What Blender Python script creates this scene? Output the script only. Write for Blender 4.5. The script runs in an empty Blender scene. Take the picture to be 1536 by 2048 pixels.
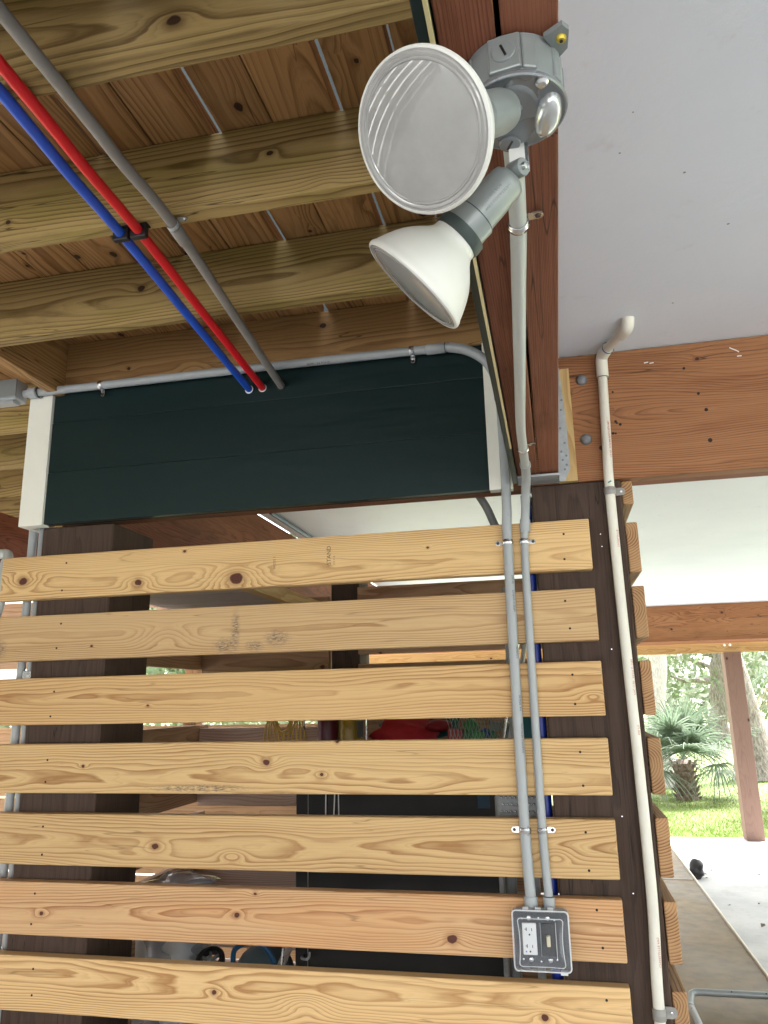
import bpy, bmesh, math, random
from mathutils import Vector, Matrix, Euler
random.seed(7)
S = bpy.context.scene
COL = S.collection
R_ = math.radians
# ------------------------------------------------------------------ camera
cam_d = bpy.data.cameras.new('camera'); cam = bpy.data.objects.new('camera', cam_d); COL.objects.link(cam)
cam_d.sensor_fit = 'VERTICAL'; cam_d.sensor_height = 36.0; cam_d.lens = 26.825
cam_d.clip_start = 0.02; cam_d.clip_end = 600
cr, cu, cf = Vector((.9759, .2170, -.0212)), Vector((.0721, -.2294, .9707)), Vector((-.2058, .9488, .2395))
cam.matrix_world = Matrix.Translation((-.11596, -2.11513, 1.6)) @ Matrix((cr, cu, -cf)).transposed().to_4x4()
S.camera = cam
# ------------------------------------------------------------------ sky, sun, exposure
SUN_EL, SUN_AZ = 56, 38
wd = bpy.data.worlds.new('World'); S.world = wd; wd.use_nodes = True
wn = wd.node_tree.nodes; wl = wd.node_tree.links; wn.clear()
sky = wn.new('ShaderNodeTexSky'); sky.sky_type = 'NISHITA'; sky.sun_disc = False
sky.sun_elevation = R_(SUN_EL); sky.sun_rotation = R_(SUN_AZ); sky.dust_density = 3.0; sky.air_density = 1.3
hs = wn.new('ShaderNodeHueSaturation'); hs.inputs['Saturation'].default_value = .12
bgn = wn.new('ShaderNodeBackground'); bgn.inputs['Strength'].default_value = .25
wo = wn.new('ShaderNodeOutputWorld')
wl.new(sky.outputs[0], hs.inputs['Color']); wl.new(hs.outputs[0], bgn.inputs['Color']); wl.new(bgn.outputs[0], wo.inputs['Surface'])
sl = bpy.data.lights.new('sun', 'SUN'); sl.energy = 5.0; sl.angle = R_(12); sl.color = (1, .96, .9)
sun = bpy.data.objects.new('sun', sl); COL.objects.link(sun)
sd = Vector((math.sin(R_(SUN_AZ)) * math.cos(R_(SUN_EL)), math.cos(R_(SUN_AZ)) * math.cos(R_(SUN_EL)), math.sin(R_(SUN_EL))))
sun.rotation_euler = sd.to_track_quat('Z', 'Y').to_euler()
S.view_settings.view_transform = 'Standard'; S.view_settings.look = 'None'
S.view_settings.exposure = 2.36; S.view_settings.gamma = 1.0; S.view_settings.use_curve_mapping = False
S.cycles.max_bounces = 10; S.cycles.diffuse_bounces = 6; S.cycles.transparent_max_bounces = 16

# ------------------------------------------------------------------ node helpers
class NT:
    def __init__(s, name):
        s.m = bpy.data.materials.new(name); s.m.use_nodes = True
        s.t = s.m.node_tree; s.t.nodes.clear()
        s.out = s.n('ShaderNodeOutputMaterial')
        s.b = s.n('ShaderNodeBsdfPrincipled'); s.t.links.new(s.b.outputs[0], s.out.inputs[0])
    def n(s, k, **kw):
        o = s.t.nodes.new(k)
        for a, v in kw.items(): setattr(o, a, v)
        return o
    def put(s, inp, v):
        if isinstance(v, bpy.types.NodeSocket): s.t.links.new(v, inp)
        elif v is not None:
            if hasattr(inp.default_value, '__len__') and not hasattr(v, '__len__'): v = (v, v, v)
            if hasattr(v, '__len__') and len(inp.default_value) == 4 and len(v) == 3: v = tuple(v) + (1,)
            inp.default_value = v
    def m_(s, op, a, b=None, c=None):
        o = s.n('ShaderNodeMath', operation=op)
        s.put(o.inputs[0], a); s.put(o.inputs[1], b); s.put(o.inputs[2], c)
        return o.outputs[0]
    def v_(s, op, a, b=None):
        o = s.n('ShaderNodeVectorMath', operation=op); s.put(o.inputs[0], a)
        if op == 'SCALE': s.put(o.inputs['Scale'], b)
        else: s.put(o.inputs[1], b)
        return o.outputs['Value'] if op in ('LENGTH', 'DISTANCE', 'DOT_PRODUCT') else o.outputs[0]
    def sep(s, v):
        o = s.n('ShaderNodeSeparateXYZ'); s.put(o.inputs[0], v); return o.outputs
    def com(s, x, y, z):
        o = s.n('ShaderNodeCombineXYZ'); s.put(o.inputs[0], x); s.put(o.inputs[1], y); s.put(o.inputs[2], z); return o.outputs[0]
    def noise(s, v, scale, detail=2, rough=.5, col=False):
        o = s.n('ShaderNodeTexNoise'); s.put(o.inputs['Vector'], v); o.inputs['Scale'].default_value = scale
        o.inputs['Detail'].default_value = detail; o.inputs['Roughness'].default_value = rough
        return o.outputs[1 if col else 0]
    def ramp(s, f, stops):
        o = s.n('ShaderNodeValToRGB'); s.put(o.inputs[0], f); e = o.color_ramp.elements
        while len(e) < len(stops): e.new(.5)
        for q, (p, c) in zip(e, stops):
            q.position = p; q.color = (tuple(c) if hasattr(c, '__len__') else (c, c, c)) + (1,)
        return o.outputs[0]
    def sm(s, f, a, b, c=0., d=1.):
        o = s.n('ShaderNodeMapRange', interpolation_type='SMOOTHSTEP'); s.put(o.inputs[0], f)
        for i, v in enumerate((a, b, c, d)): s.put(o.inputs[i + 1], v)
        return o.outputs[0]
    def mix(s, f, a, b, mode='MIX'):
        o = s.n('ShaderNodeMix', data_type='RGBA', blend_type=mode); s.put(o.inputs[0], f)
        s.put(o.inputs[6], a); s.put(o.inputs[7], b); return o.outputs[2]
    def bump(s, h, dist, strength=1.):
        o = s.n('ShaderNodeBump'); s.put(o.inputs['Height'], h); o.inputs['Distance'].default_value = dist
        o.inputs['Strength'].default_value = strength; s.t.links.new(o.outputs[0], s.b.inputs['Normal'])
    def coord(s): return s.n('ShaderNodeTexCoord').outputs['Object']
    def rnd(s): return s.n('ShaderNodeObjectInfo').outputs['Random']

def plain(name, col, rough=.5, metal=0., var=.12, nscale=30, bump=0., spec=.5, coat=0.):
    """a simple surface with mottling, faint dirt and an uneven gloss"""
    t = NT(name); c = t.coord()
    n1 = t.noise(c, nscale, 4, .6); n2 = t.noise(c, nscale * .18, 3, .6)
    f = t.m_('ADD', t.m_('MULTIPLY', n1, .5), t.m_('MULTIPLY', n2, .5))
    lo = tuple(x * (1 - var) for x in col); hi = tuple(min(1, x * (1 + var)) for x in col)
    t.put(t.b.inputs['Base Color'], t.ramp(f, [(.3, lo), (.7, hi)]))
    t.put(t.b.inputs['Roughness'], t.sm(n2, .3, .7, max(.03, rough - .07), min(1, rough + .1)))
    t.b.inputs['Metallic'].default_value = metal; t.b.inputs['Specular IOR Level'].default_value = spec
    t.b.inputs['Coat Weight'].default_value = coat
    if bump: t.bump(n1, bump)
    return t.m

def wood(name, light, dark, knotc=(.10, .03, .02), freq=150., knots=(), pith=(.06, 0.), drift=.05, seed=0., contrast=1., voro=True,
         rough=.62, tint=None, stain=0., dirt=None, fibre=.25, vscale=(1.3, 7.), bumpd=.0004, holes=False, wob=.010, cracks=0.):
    """solid growth rings about a wandering pith; boards run along local X. knots = (x, z, radius) in board coordinates"""
    t = NT(name); c = t.coord(); r = t.rnd()
    x, y, z = t.sep(c)[:3]
    rs = t.m_('ADD', t.m_('MULTIPLY', r, 37.), seed)
    off = t.com(rs, t.m_('MULTIPLY', rs, 1.7), t.m_('MULTIPLY', rs, .61))
    # slow wander of the pith along the board
    cl = t.com(t.m_('MULTIPLY', x, .62), t.m_('MULTIPLY', y, .6), t.m_('MULTIPLY', z, 2.2))
    cl = t.v_('ADD', cl, off)
    na = t.sep(t.noise(cl, 1.1, 2, .5, True)); nb = t.noise(t.v_('ADD', t.com(t.m_('MULTIPLY', x, 3.2), t.m_('MULTIPLY', y, 4.), t.m_('MULTIPLY', z, 22.)), off), 1., 2, .55)
    py = t.m_('ADD', pith[0], t.m_('MULTIPLY', t.m_('SUBTRACT', na[0], .5), drift * 2))
    pz = t.m_('ADD', pith[1], t.m_('MULTIPLY', t.m_('SUBTRACT', na[1], .5), drift * 2.4))
    if not knots: pz = t.m_('ADD', pz, t.m_('MULTIPLY', t.m_('SUBTRACT', r, .5), .10))
    dy = t.m_('SUBTRACT', y, py); dz = t.m_('SUBTRACT', z, pz)
    rad = t.m_('SQRT', t.m_('ADD', t.m_('MULTIPLY', dy, dy), t.m_('MULTIPLY', dz, dz)))
    rad = t.m_('ADD', rad, t.m_('MULTIPLY', t.m_('SUBTRACT', nb, .5), wob * 1.3))
    kmask = None; kd = None
    kn = t.noise(c, 45., 2, .5); kw = t.m_('MULTIPLY', t.m_('SUBTRACT', kn, .5), .009)
    for (kx, kz, kr) in knots:
        sol = kr > 0; kr = abs(kr)
        ax = t.m_('SUBTRACT', x, kx); az = t.m_('SUBTRACT', z, kz)
        d = t.m_('SQRT', t.m_('ADD', t.m_('POWER', t.m_('ABSOLUTE', t.m_('MULTIPLY', ax, .8)), 2.), t.m_('POWER', t.m_('ABSOLUTE', az), 2.)))
        d = t.m_('ADD', d, kw)
        # rings bend round the knot
        w = t.com(t.m_('MULTIPLY', ax, .42), az, 0.)
        g = t.m_('EXPONENT', t.m_('MULTIPLY', t.m_('POWER', t.m_('DIVIDE', t.v_('LENGTH', w), kr * 2.1), 2.), -1.))
        rad = t.m_('ADD', rad, t.m_('MULTIPLY', g, kr * 1.5))
        if not sol: continue
        q = t.m_('DIVIDE', d, kr)
        kd = q if kd is None else t.m_('MINIMUM', kd, q)
    if voro:
        vv = t.n('ShaderNodeTexVoronoi', voronoi_dimensions='2D'); vv.inputs['Scale'].default_value = 1.
        vin = t.v_('ADD', t.com(t.m_('MULTIPLY', x, vscale[0]), t.m_('MULTIPLY', z, vscale[1]), 0.), off)
        t.put(vv.inputs['Vector'], vin); vv.inputs['Randomness'].default_value = 1.
        dd = t.v_('SUBTRACT', vin, vv.outputs['Position']); e = t.sep(dd)
        ax = t.m_('DIVIDE', e[0], vscale[0]); az = t.m_('DIVIDE', e[1], vscale[1])
        siz = t.m_('ADD', .003, t.m_('MULTIPLY', t.sep(vv.outputs['Color'])[0], .010))
        w = t.com(t.m_('MULTIPLY', ax, .42), az, 0.)
        g = t.m_('EXPONENT', t.m_('MULTIPLY', t.m_('POWER', t.m_('DIVIDE', t.v_('LENGTH', w), t.m_('MULTIPLY', siz, 2.2)), 2.), -1.))
        rad = t.m_('ADD', rad, t.m_('MULTIPLY', g, t.m_('MULTIPLY', siz, 1.3)))
        q = t.m_('DIVIDE', t.m_('ADD', t.v_('LENGTH', t.com(t.m_('MULTIPLY', ax, .8), az, 0.)), kw), siz)
        q = t.m_('ADD', q, t.m_('MULTIPLY', t.m_('GREATER_THAN', t.sep(vv.outputs['Color'])[1], .62), 5.))
        kd = q if kd is None else t.m_('MINIMUM', kd, q)
    ring = t.m_('FRACT', t.m_('MULTIPLY', rad, freq))
    amp = t.sm(t.noise(t.v_('ADD', t.com(t.m_('MULTIPLY', x, .8), t.m_('MULTIPLY', y, 6.), t.m_('MULTIPLY', z, 14.)), off), 1.3, 1), .25, .7, .35, 1.)
    late = t.ramp(ring, [(0., 0.), (.42, .10), (.70, .6), (.88, 1.), (1., 0.)])
    fine = t.ramp(t.m_('FRACT', t.m_('MULTIPLY', rad, freq * 3.1)), [(0., 0.), (.55, .25), (.85, 1.), (1., 0.)])
    late = t.m_('ADD', late, t.m_('MULTIPLY', fine, t.sm(nb, .35, .65, .30, .08)))
    late = t.m_('MULTIPLY', t.m_('MULTIPLY', late, amp), contrast)
    fb = t.noise(t.v_('ADD', t.com(t.m_('MULTIPLY', x, 5.), t.m_('MULTIPLY', y, 300.), t.m_('MULTIPLY', z, 300.)), off), 1., 4, .7)
    f = t.m_('ADD', late, t.m_('MULTIPLY', t.m_('SUBTRACT', fb, .5), fibre * 2))
    col = t.mix(t.m_('MINIMUM', t.m_('MAXIMUM', f, 0.), 1.), light, dark)
    patch = t.noise(t.v_('ADD', t.com(t.m_('MULTIPLY', x, 1.1), t.m_('MULTIPLY', y, 5.), t.m_('MULTIPLY', z, 9.)), off), 1.2, 3, .6)
    if tint is not None: col = t.mix(t.sm(patch, .47, .62, 0., .75), col, tint, 'MULTIPLY')
    # board to board difference
    br = t.m_('ADD', .88, t.m_('MULTIPLY', r, .24)); col = t.mix(1., col, t.com(br, br, br), 'MULTIPLY')
    if kd is not None:
        halo = t.sm(kd, 1., 2.4, .45, 0.)
        col = t.mix(halo, col, tuple(d_ * .75 + k_ * .25 for d_, k_ in zip(dark, knotc)))
        kr_ = t.m_('SINE', t.m_('MULTIPLY', kd, 22.))
        core = t.mix(t.m_('ADD', .5, t.m_('MULTIPLY', kr_, .35)), knotc, tuple(k_ * .45 for k_ in knotc))
        col = t.mix(t.sm(kd, .82, 1.08, 1., 0.), col, core)
    if cracks:  # drying checks along the grain
        ck = t.noise(t.v_('ADD', t.com(t.m_('MULTIPLY', x, 1.6), t.m_('MULTIPLY', y, 34.), t.m_('MULTIPLY', z, 34.)), off), 1., 2, .4)
        cm = t.noise(t.v_('ADD', t.com(t.m_('MULTIPLY', x, 1.1), t.m_('MULTIPLY', y, 8.), t.m_('MULTIPLY', z, 8.)), off), 1.7, 2, .5)
        line = t.m_('MULTIPLY', t.sm(t.m_('ABSOLUTE', t.m_('SUBTRACT', ck, .5)), .0, .012, 1., 0.), t.sm(cm, .50, .60, 0., cracks))
        col = t.mix(line, col, tuple(k_ * .22 for k_ in dark))
    if stain:   # weather and mildew smudges
        sn = t.noise(t.v_('ADD', t.com(t.m_('MULTIPLY', x, 2.5), t.m_('MULTIPLY', y, 7.), t.m_('MULTIPLY', z, 9.)), off), 1., 5, .7)
        col = t.mix(t.sm(sn, .52, .72, 0., stain), col, tuple(k_ * .35 for k_ in dark))
    if dirt is not None:   # ink-grey scuffs at given places (x, z, rx, rz)
        for (ax0, az0, rx, rz) in dirt:
            w = t.v_('LENGTH', t.com(t.m_('DIVIDE', t.m_('SUBTRACT', x, ax0), rx), t.m_('DIVIDE', t.m_('SUBTRACT', z, az0), rz), 0.))
            st = t.noise(t.com(t.m_('MULTIPLY', x, 60.), 0., t.m_('MULTIPLY', z, 420.)), 1., 3, .7)
            mm = t.m_('MULTIPLY', t.sm(w, .2, 1.1, 1., 0.), t.sm(st, .44, .58, 0., .85))
            col = t.mix(mm, col, (.09, .08, .08))
    t.put(t.b.inputs['Base Color'], col)
    t.put(t.b.inputs['Roughness'], t.sm(fb, .3, .7, rough - .08, rough + .1))
    t.b.inputs['Specular IOR Level'].default_value = .3
    t.bump(t.m_('ADD', t.m_('MULTIPLY', late, -.6), fb), bumpd)
    return t.m

# ------------------------------------------------------------------ object helpers
WM = {}
def link(o, parent=None, M=None):
    COL.objects.link(o); M = M or Matrix.Identity(4)
    if parent is not None:
        o.parent = parent; o.matrix_parent_inverse = WM[parent.name].inverted()
    o.matrix_basis = M; WM[o.name] = M; return o
def thing(name, label, cat, loc=(0, 0, 0), group=None):
    o = bpy.data.objects.new(name, None); link(o, None, Matrix.Translation(loc)); o.empty_display_size = .05
    o['label'] = label; o['category'] = cat
    if group: o['group'] = group
    return o
def tag(o, label, cat=None, group=None):
    o['label'] = label
    if cat: o['category'] = cat
    if group: o['group'] = group
    return o
def kind(o, k): o['kind'] = k; return o
def mesh_obj(name, verts, faces, mat, parent=None, M=None, smooth=False, origin=None):
    """verts in world coordinates (when M is None); origin moved to their centre"""
    me = bpy.data.meshes.new(name)
    if M is None:
        if origin is None:
            n = len(verts); origin = Vector((sum(v[0] for v in verts) / n, sum(v[1] for v in verts) / n, sum(v[2] for v in verts) / n))
        origin = Vector(origin); verts = [Vector(v) - origin for v in verts]; M = Matrix.Translation(origin)
    me.from_pydata([tuple(v) for v in verts], [], faces)
    for mm in (mat if isinstance(mat, (list, tuple)) else [mat]): me.materials.append(mm)
    if smooth:
        me.polygons.foreach_set('use_smooth', [True] * len(me.polygons))
    me.update()
    return link(bpy.data.objects.new(name, me), parent, M)
BC = {}
def box_mesh(dx, dy, dz, bev, segs=2):
    key = (round(dx, 4), round(dy, 4), round(dz, 4), bev, segs)
    if key in BC: return BC[key]
    bm = bmesh.new(); bmesh.ops.create_cube(bm, size=1.)
    bmesh.ops.scale(bm, vec=(dx, dy, dz), verts=bm.verts)
    if bev: bmesh.ops.bevel(bm, geom=list(bm.edges), offset=bev, segments=segs, affect='EDGES', profile=.5)
    me = bpy.data.meshes.new('board'); bm.to_mesh(me); bm.free(); BC[key] = me; return me
ROT = {'x': Matrix.Identity(4), 'y': Matrix.Rotation(R_(90), 4, 'Z'), 'z': Matrix.Rotation(R_(-90), 4, 'Y'),
       'X': Matrix.Rotation(R_(90), 4, 'X'), 'Y': Matrix.Rotation(R_(90), 4, 'Z') @ Matrix.Rotation(R_(90), 4, 'X'), }
def bd(name, x0, x1, y0, y1, z0, z1, mat, parent=None, ax='x', bev=.003, segs=2, label=None, jit=0.):
    """box between world bounds; ax = direction of its grain (local X)"""
    d = (x1 - x0, y1 - y0, z1 - z0)
    loc = {'x': (d[0], d[1], d[2]), 'y': (d[1], d[0], d[2]), 'z': (d[2], d[1], d[0]), 'X': (d[0], d[2], d[1]), 'Y': (d[1], d[2], d[0])}[ax]
    src = box_mesh(*loc, bev, segs); me = src
    if len(src.materials) and src.materials[0] != mat:
        me = src.copy(); me.materials.clear()
    if not len(me.materials): me.materials.append(mat)
    o = bpy.data.objects.new(name, me)
    M = Matrix.Translation(((x0 + x1) / 2, (y0 + y1) / 2, (z0 + z1) / 2)) @ ROT[ax]
    if jit: M = M @ Euler((random.uniform(-jit, jit), random.uniform(-jit, jit), random.uniform(-jit, jit))).to_matrix().to_4x4()
    link(o, parent, M)
    if label: o['label'] = label
    return o
def basis(ax):
    a = Vector(ax).normalized(); u = a.orthogonal().normalized(); return a, u, a.cross(u)
def lathe(name, prof, origin, axis, mat, parent=None, segs=40, smooth=True, cap=True):
    a, u, w = basis(axis); o = Vector(origin); vs = []; fs = []
    for (r, s) in prof:
        for k in range(segs):
            t = 2 * math.pi * k / segs; vs.append(o + a * s + (u * math.cos(t) + w * math.sin(t)) * r)
    for i in range(len(prof) - 1):
        for k in range(segs):
            k2 = (k + 1) % segs; fs.append((i * segs + k, i * segs + k2, (i + 1) * segs + k2, (i + 1) * segs + k))
    if cap:
        if prof[0][0] > 1e-6: fs.append(tuple(range(segs))[::-1])
        if prof[-1][0] > 1e-6: fs.append(tuple((len(prof) - 1) * segs + k for k in range(segs)))
    ob = mesh_obj(name, vs, fs, mat, parent, smooth=smooth, origin=o)
    if smooth: autosmooth(ob)
    return ob
def autosmooth(ob, ang=38):
    me = ob.data; bm = bmesh.new(); bm.from_mesh(me); bmesh.ops.recalc_face_normals(bm, faces=bm.faces)
    for e in bm.edges:
        if len(e.link_faces) == 2 and e.calc_face_angle(0) > R_(ang): e.smooth = False
    for f in bm.faces: f.smooth = True
    bm.to_mesh(me); bm.free()
def smoothpath(pts, n=8):
    P = [Vector(p) for p in pts]; out = []
    for i in range(len(P) - 1):
        p0 = P[max(i - 1, 0)]; p1 = P[i]; p2 = P[i + 1]; p3 = P[min(i + 2, len(P) - 1)]
        for k in range(n):
            t = k / n
            out.append(.5 * ((2 * p1) + (p2 - p0) * t + (2 * p0 - 5 * p1 + 4 * p2 - p3) * t * t + (3 * p1 - p0 - 3 * p2 + p3) * t ** 3))
    out.append(P[-1]); return out
def fillet(pts, rad, n=7):
    """polyline with rounded corners"""
    P = [Vector(p) for p in pts]; out = [P[0]]
    for i in range(1, len(P) - 1):
        a = (P[i - 1] - P[i]); b = (P[i + 1] - P[i]); la, lb = a.length, b.length; a.normalize(); b.normalize()
        ang = a.angle(b); d = min(rad / math.tan(ang / 2), la * .49, lb * .49) if ang > 1e-3 else 0
        s, e = P[i] + a * d, P[i] + b * d
        for k in range(n + 1):
            t = k / n; out.append((1 - t) ** 2 * s + 2 * t * (1 - t) * P[i] + t * t * e)
    out.append(P[-1]); return out
def tube(name, pts, r, mat, parent=None, segs=16, rads=None, flat=None):
    P = [Vector(p) for p in pts]; vs = []; fs = []
    tan = [(P[min(i + 1, len(P) - 1)] - P[max(i - 1, 0)]).normalized() for i in range(len(P))]
    u = tan[0].orthogonal().normalized()
    for i, p in enumerate(P):
        u = (u - tan[i] * u.dot(tan[i])).normalized(); w = tan[i].cross(u); rr = rads[i] if rads else r
        for k in range(segs):
            t = 2 * math.pi * k / segs; vs.append(p + (u * math.cos(t) + w * math.sin(t)) * rr)
    for i in range(len(P) - 1):
        for k in range(segs):
            k2 = (k + 1) % segs; fs.append((i * segs + k, i * segs + k2, (i + 1) * segs + k2, (i + 1) * segs + k))
    fs.append(tuple(range(segs))[::-1]); fs.append(tuple((len(P) - 1) * segs + k for k in range(segs)))
    ob = mesh_obj(name, vs, fs, mat, parent); autosmooth(ob); return ob
def obox(name, c, ux, uy, uz, hx, hy, hz, mat, parent=None, bev=.001, segs=2):
    """box with centre c, unit axes and half sizes"""
    me = box_mesh(hx * 2, hy * 2, hz * 2, bev, segs).copy(); me.materials.clear(); me.materials.append(mat)
    M = Matrix.Translation(c) @ Matrix((Vector(ux).normalized(), Vector(uy).normalized(), Vector(uz).normalized())).transposed().to_4x4()
    return link(bpy.data.objects.new(name, me), parent, M)
FC = {}
def text_geo(s, size):
    if (s, size) in FC: return FC[(s, size)]
    cu = bpy.data.curves.new('t', 'FONT'); cu.body = s; cu.size = size; cu.resolution_u = 2
    ob = bpy.data.objects.new('t', cu); COL.objects.link(ob)
    dg = bpy.context.evaluated_depsgraph_get(); me = bpy.data.meshes.new_from_object(ob.evaluated_get(dg))
    v = [tuple(x.co) for x in me.vertices]; f = [tuple(p.vertices) for p in me.polygons]
    bpy.data.objects.remove(ob); bpy.data.meshes.remove(me); bpy.data.curves.remove(cu)
    FC[(s, size)] = (v, f); return v, f
def text_flat(name, s, size, origin, ux, uy, mat, parent):
    v, f = text_geo(s, size); ux = Vector(ux).normalized(); uy = Vector(uy).normalized(); o = Vector(origin)
    return mesh_obj(name, [o + ux * a[0] + uy * a[1] for a in v], f, mat, parent)
def text_pipe(name, s, size, c, axis, face, r, mat, parent):
    """letters printed round a pipe of radius r, reading along axis, centred on direction face"""
    v, f = text_geo(s, size); a = Vector(axis).normalized(); n = Vector(face); n = (n - a * n.dot(a)).normalized(); w = n.cross(a) * -1
    c = Vector(c); vs = []
    for p in v:
        t = (p[1] - size * .35) / r; vs.append(c + a * p[0] + (n * math.cos(t) + w * math.sin(t)) * (r + .0003))
    return mesh_obj(name, vs, f, mat, parent)

# ------------------------------------------------------------------ materials
PL, PD = (.63, .43, .205), (.34, .178, .066)
def pine(i, knots, pith, light=PL, dark=PD, drift=.045, freq=150, **k):
    return wood('pine_board_wood_%d' % i, light, dark, (.12, .035, .022), freq=freq, knots=knots, pith=pith, seed=i * 3.7, drift=drift, voro=False, fibre=.34, cracks=.4, contrast=1.05, **k)
pine_gen = wood('pine_board_wood', PL, PD, (.12, .035, .022), freq=150, pith=(.07, 0), fibre=.12)
pine_side = wood('pine_end_wood', (.44, .26, .125), (.17, .068, .028), freq=150, pith=(.03, .05), seed=4, fibre=.15, contrast=1.2, drift=.02)
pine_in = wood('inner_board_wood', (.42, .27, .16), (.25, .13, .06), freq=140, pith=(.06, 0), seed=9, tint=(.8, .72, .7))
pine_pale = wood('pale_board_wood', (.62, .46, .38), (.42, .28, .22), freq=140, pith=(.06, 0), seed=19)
orange_lit_wood = wood('orange_lit_board_wood', (.48, .29, .15), (.32, .17, .08), freq=140, pith=(.06, 0), seed=12)  # orange lighting on the rear boards is put into this wood colour
joist_w = wood('treated_joist_wood', (.41, .295, .118), (.165, .103, .034), (.06, .028, .014), freq=105, pith=(.05, 0), cracks=.8, seed=2, tint=(.80, .86, .62), stain=.35, drift=.06, contrast=1.15, vscale=(1.6, 6.))
ledger_w = wood('ledger_wood', (.40, .235, .09), (.20, .10, .035), (.05, .022, .012), freq=120, pith=(.05, 0), cracks=.8, seed=5, stain=.45, drift=.05, vscale=(2.2, 6.))
deckb_w = wood('deck_board_wood', (.40, .225, .09), (.19, .09, .03), (.05, .02, .01), freq=110, pith=(.05, 0), cracks=.8, seed=6, tint=(.86, .80, .62), stain=.45, drift=.05, vscale=(3., 7.), contrast=1.1)
beam_w = wood('red_beam_wood', (.27, .10, .055), (.13, .042, .022), (.04, .015, .01), freq=330, pith=(.25, 0), cracks=.8, seed=8, tint=(.78, .72, .68), stain=.45, drift=.03, fibre=.9, contrast=.9, voro=False)
ply_w = wood('orange_beam_ply', (.315, .142, .062), (.155, .064, .026), (.07, .022, .012), freq=130, pith=(.03, 0), cracks=.8, seed=10, tint=(.84, .76, .70), stain=.22, drift=.10, fibre=.6, contrast=.95, vscale=(2.4, 6.), wob=.02)
post_w = wood('dark_post_wood', (.062, .038, .027), (.034, .020, .015), (.02, .01, .008), freq=190, pith=(.3, 0), cracks=.8, seed=3, stain=.4, drift=.03, fibre=.7, contrast=.8, voro=False, rough=.7)
fpost_w = wood('far_post_wood', (.20, .125, .10), (.14, .08, .062), (.06, .03, .02), freq=200, pith=(.2, 0), seed=13, fibre=.4, contrast=.6)
spacer_w = wood('spacer_wood', (.55, .38, .17), (.38, .22, .08), freq=150, pith=(.1, 0), seed=14)
grey_w = wood('grey_shelf_wood', (.46, .41, .39), (.32, .28, .27), freq=160, pith=(.1, 0), seed=15, fibre=.4)
green_w = wood('green_siding_paint', (.0058, .0185, .0190), (.0052, .0165, .0170), (.01, .02, .02), freq=300, pith=(.3, 0), seed=16, fibre=.5, contrast=.25, voro=False, rough=.36, bumpd=.0002)
tanedge = plain('raw_edge', (.60, .52, .28), .7)
def ceiling_paint():
    t = NT('white_ceiling_paint'); c = t.coord(); n1 = t.noise(c, 1.2, 4, .6); n2 = t.noise(c, 60., 4, .7); n3 = t.noise(c, 11., 3, .8)
    col = t.mix(t.sm(n1, .3, .7), (.73, .79, .87), (.78, .84, .91))
    col = t.mix(t.sm(n3, .60, .78, 0, .25), col, (.55, .54, .54))
    vv = t.n('ShaderNodeTexVoronoi'); vv.inputs['Scale'].default_value = 17.; t.put(vv.inputs['Vector'], c)
    sp = t.m_('MULTIPLY', t.m_('LESS_THAN', vv.outputs['Distance'], .05), t.m_('GREATER_THAN', t.sep(vv.outputs['Color'])[0], .72))
    col = t.mix(t.m_('MULTIPLY', sp, .75), col, (.12, .10, .09))
    t.put(t.b.inputs['Base Color'], col); t.b.inputs['Roughness'].default_value = .5; t.bump(n2, .0008); return t.m
white_p = ceiling_paint(); _w = plain('spare_white_paint', (.80, .82, .88), .5, var=.035, nscale=9, bump=.0006)
trim_p = plain('cream_trim_paint', (.78, .78, .70), .5, var=.03, nscale=25, bump=.0002)
pvc_grey = plain('grey_conduit_plastic', (.335, .36, .375), .38, var=.03, nscale=24)
pvc_grey2 = plain('pale_conduit_plastic', (.42, .45, .45), .40, var=.02, nscale=24)
pvc_warm = plain('dusty_conduit_plastic', (.27, .26, .245), .5, var=.12, nscale=40)
alu_paint = plain('grey_cast_paint', (.24, .265, .27), .33, metal=.25, var=.06, nscale=50, bump=.0001)
alu_cover = plain('grey_cover_paint', (.21, .225, .24), .28, metal=.35, var=.06, nscale=60)
zinc = plain('zinc_steel', (.62, .63, .65), .22, metal=1., var=.18, nscale=120)
galv = plain('galvanised_steel', (.42, .45, .47), .45, metal=.6, var=.22, nscale=60)
boltm = plain('bolt_steel', (.22, .23, .25), .55, metal=.5, var=.3, nscale=140)
brass = plain('yellow_zinc', (.50, .38, .06), .35, metal=.7, var=.3, nscale=150)
black_p = plain('black_plastic', (.012, .012, .014), .4, var=.3)
gasket = plain('gasket_rubber', (.035, .05, .05), .5, var=.2)
blue_pex = plain('blue_pipe_plastic', (.015, .10, .62), .35, var=.08)
red_pex = plain('red_pipe_plastic', (.74, .012, .022), .35, var=.08)
blue_pole = plain('blue_pole_paint', (.006, .025, .26), .35, var=.1)
white_pvc = plain('white_pvc_plastic', (.70, .68, .60), .36, var=.07, nscale=20)
white_pl = plain('white_plastic', (.80, .80, .79), .3, var=.02)
bulb_w = plain('bulb_white', (.66, .665, .64), .32, var=.015)
primer = plain('blue_primer', (.01, .08, .26), .4, var=.4, nscale=90)
ink = plain('black_ink', (.03, .035, .04), .6)
ink_soft = plain('faded_ink', (.09, .07, .05), .7)
redink = plain('red_ink', (.45, .10, .08), .6)
hole_m = plain('hole_dark', (.015, .01, .008), .8)
screw_m = plain('screw_dark', (.06, .04, .03), .5, metal=.4, var=.4, nscale=200)
concrete = None

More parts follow.
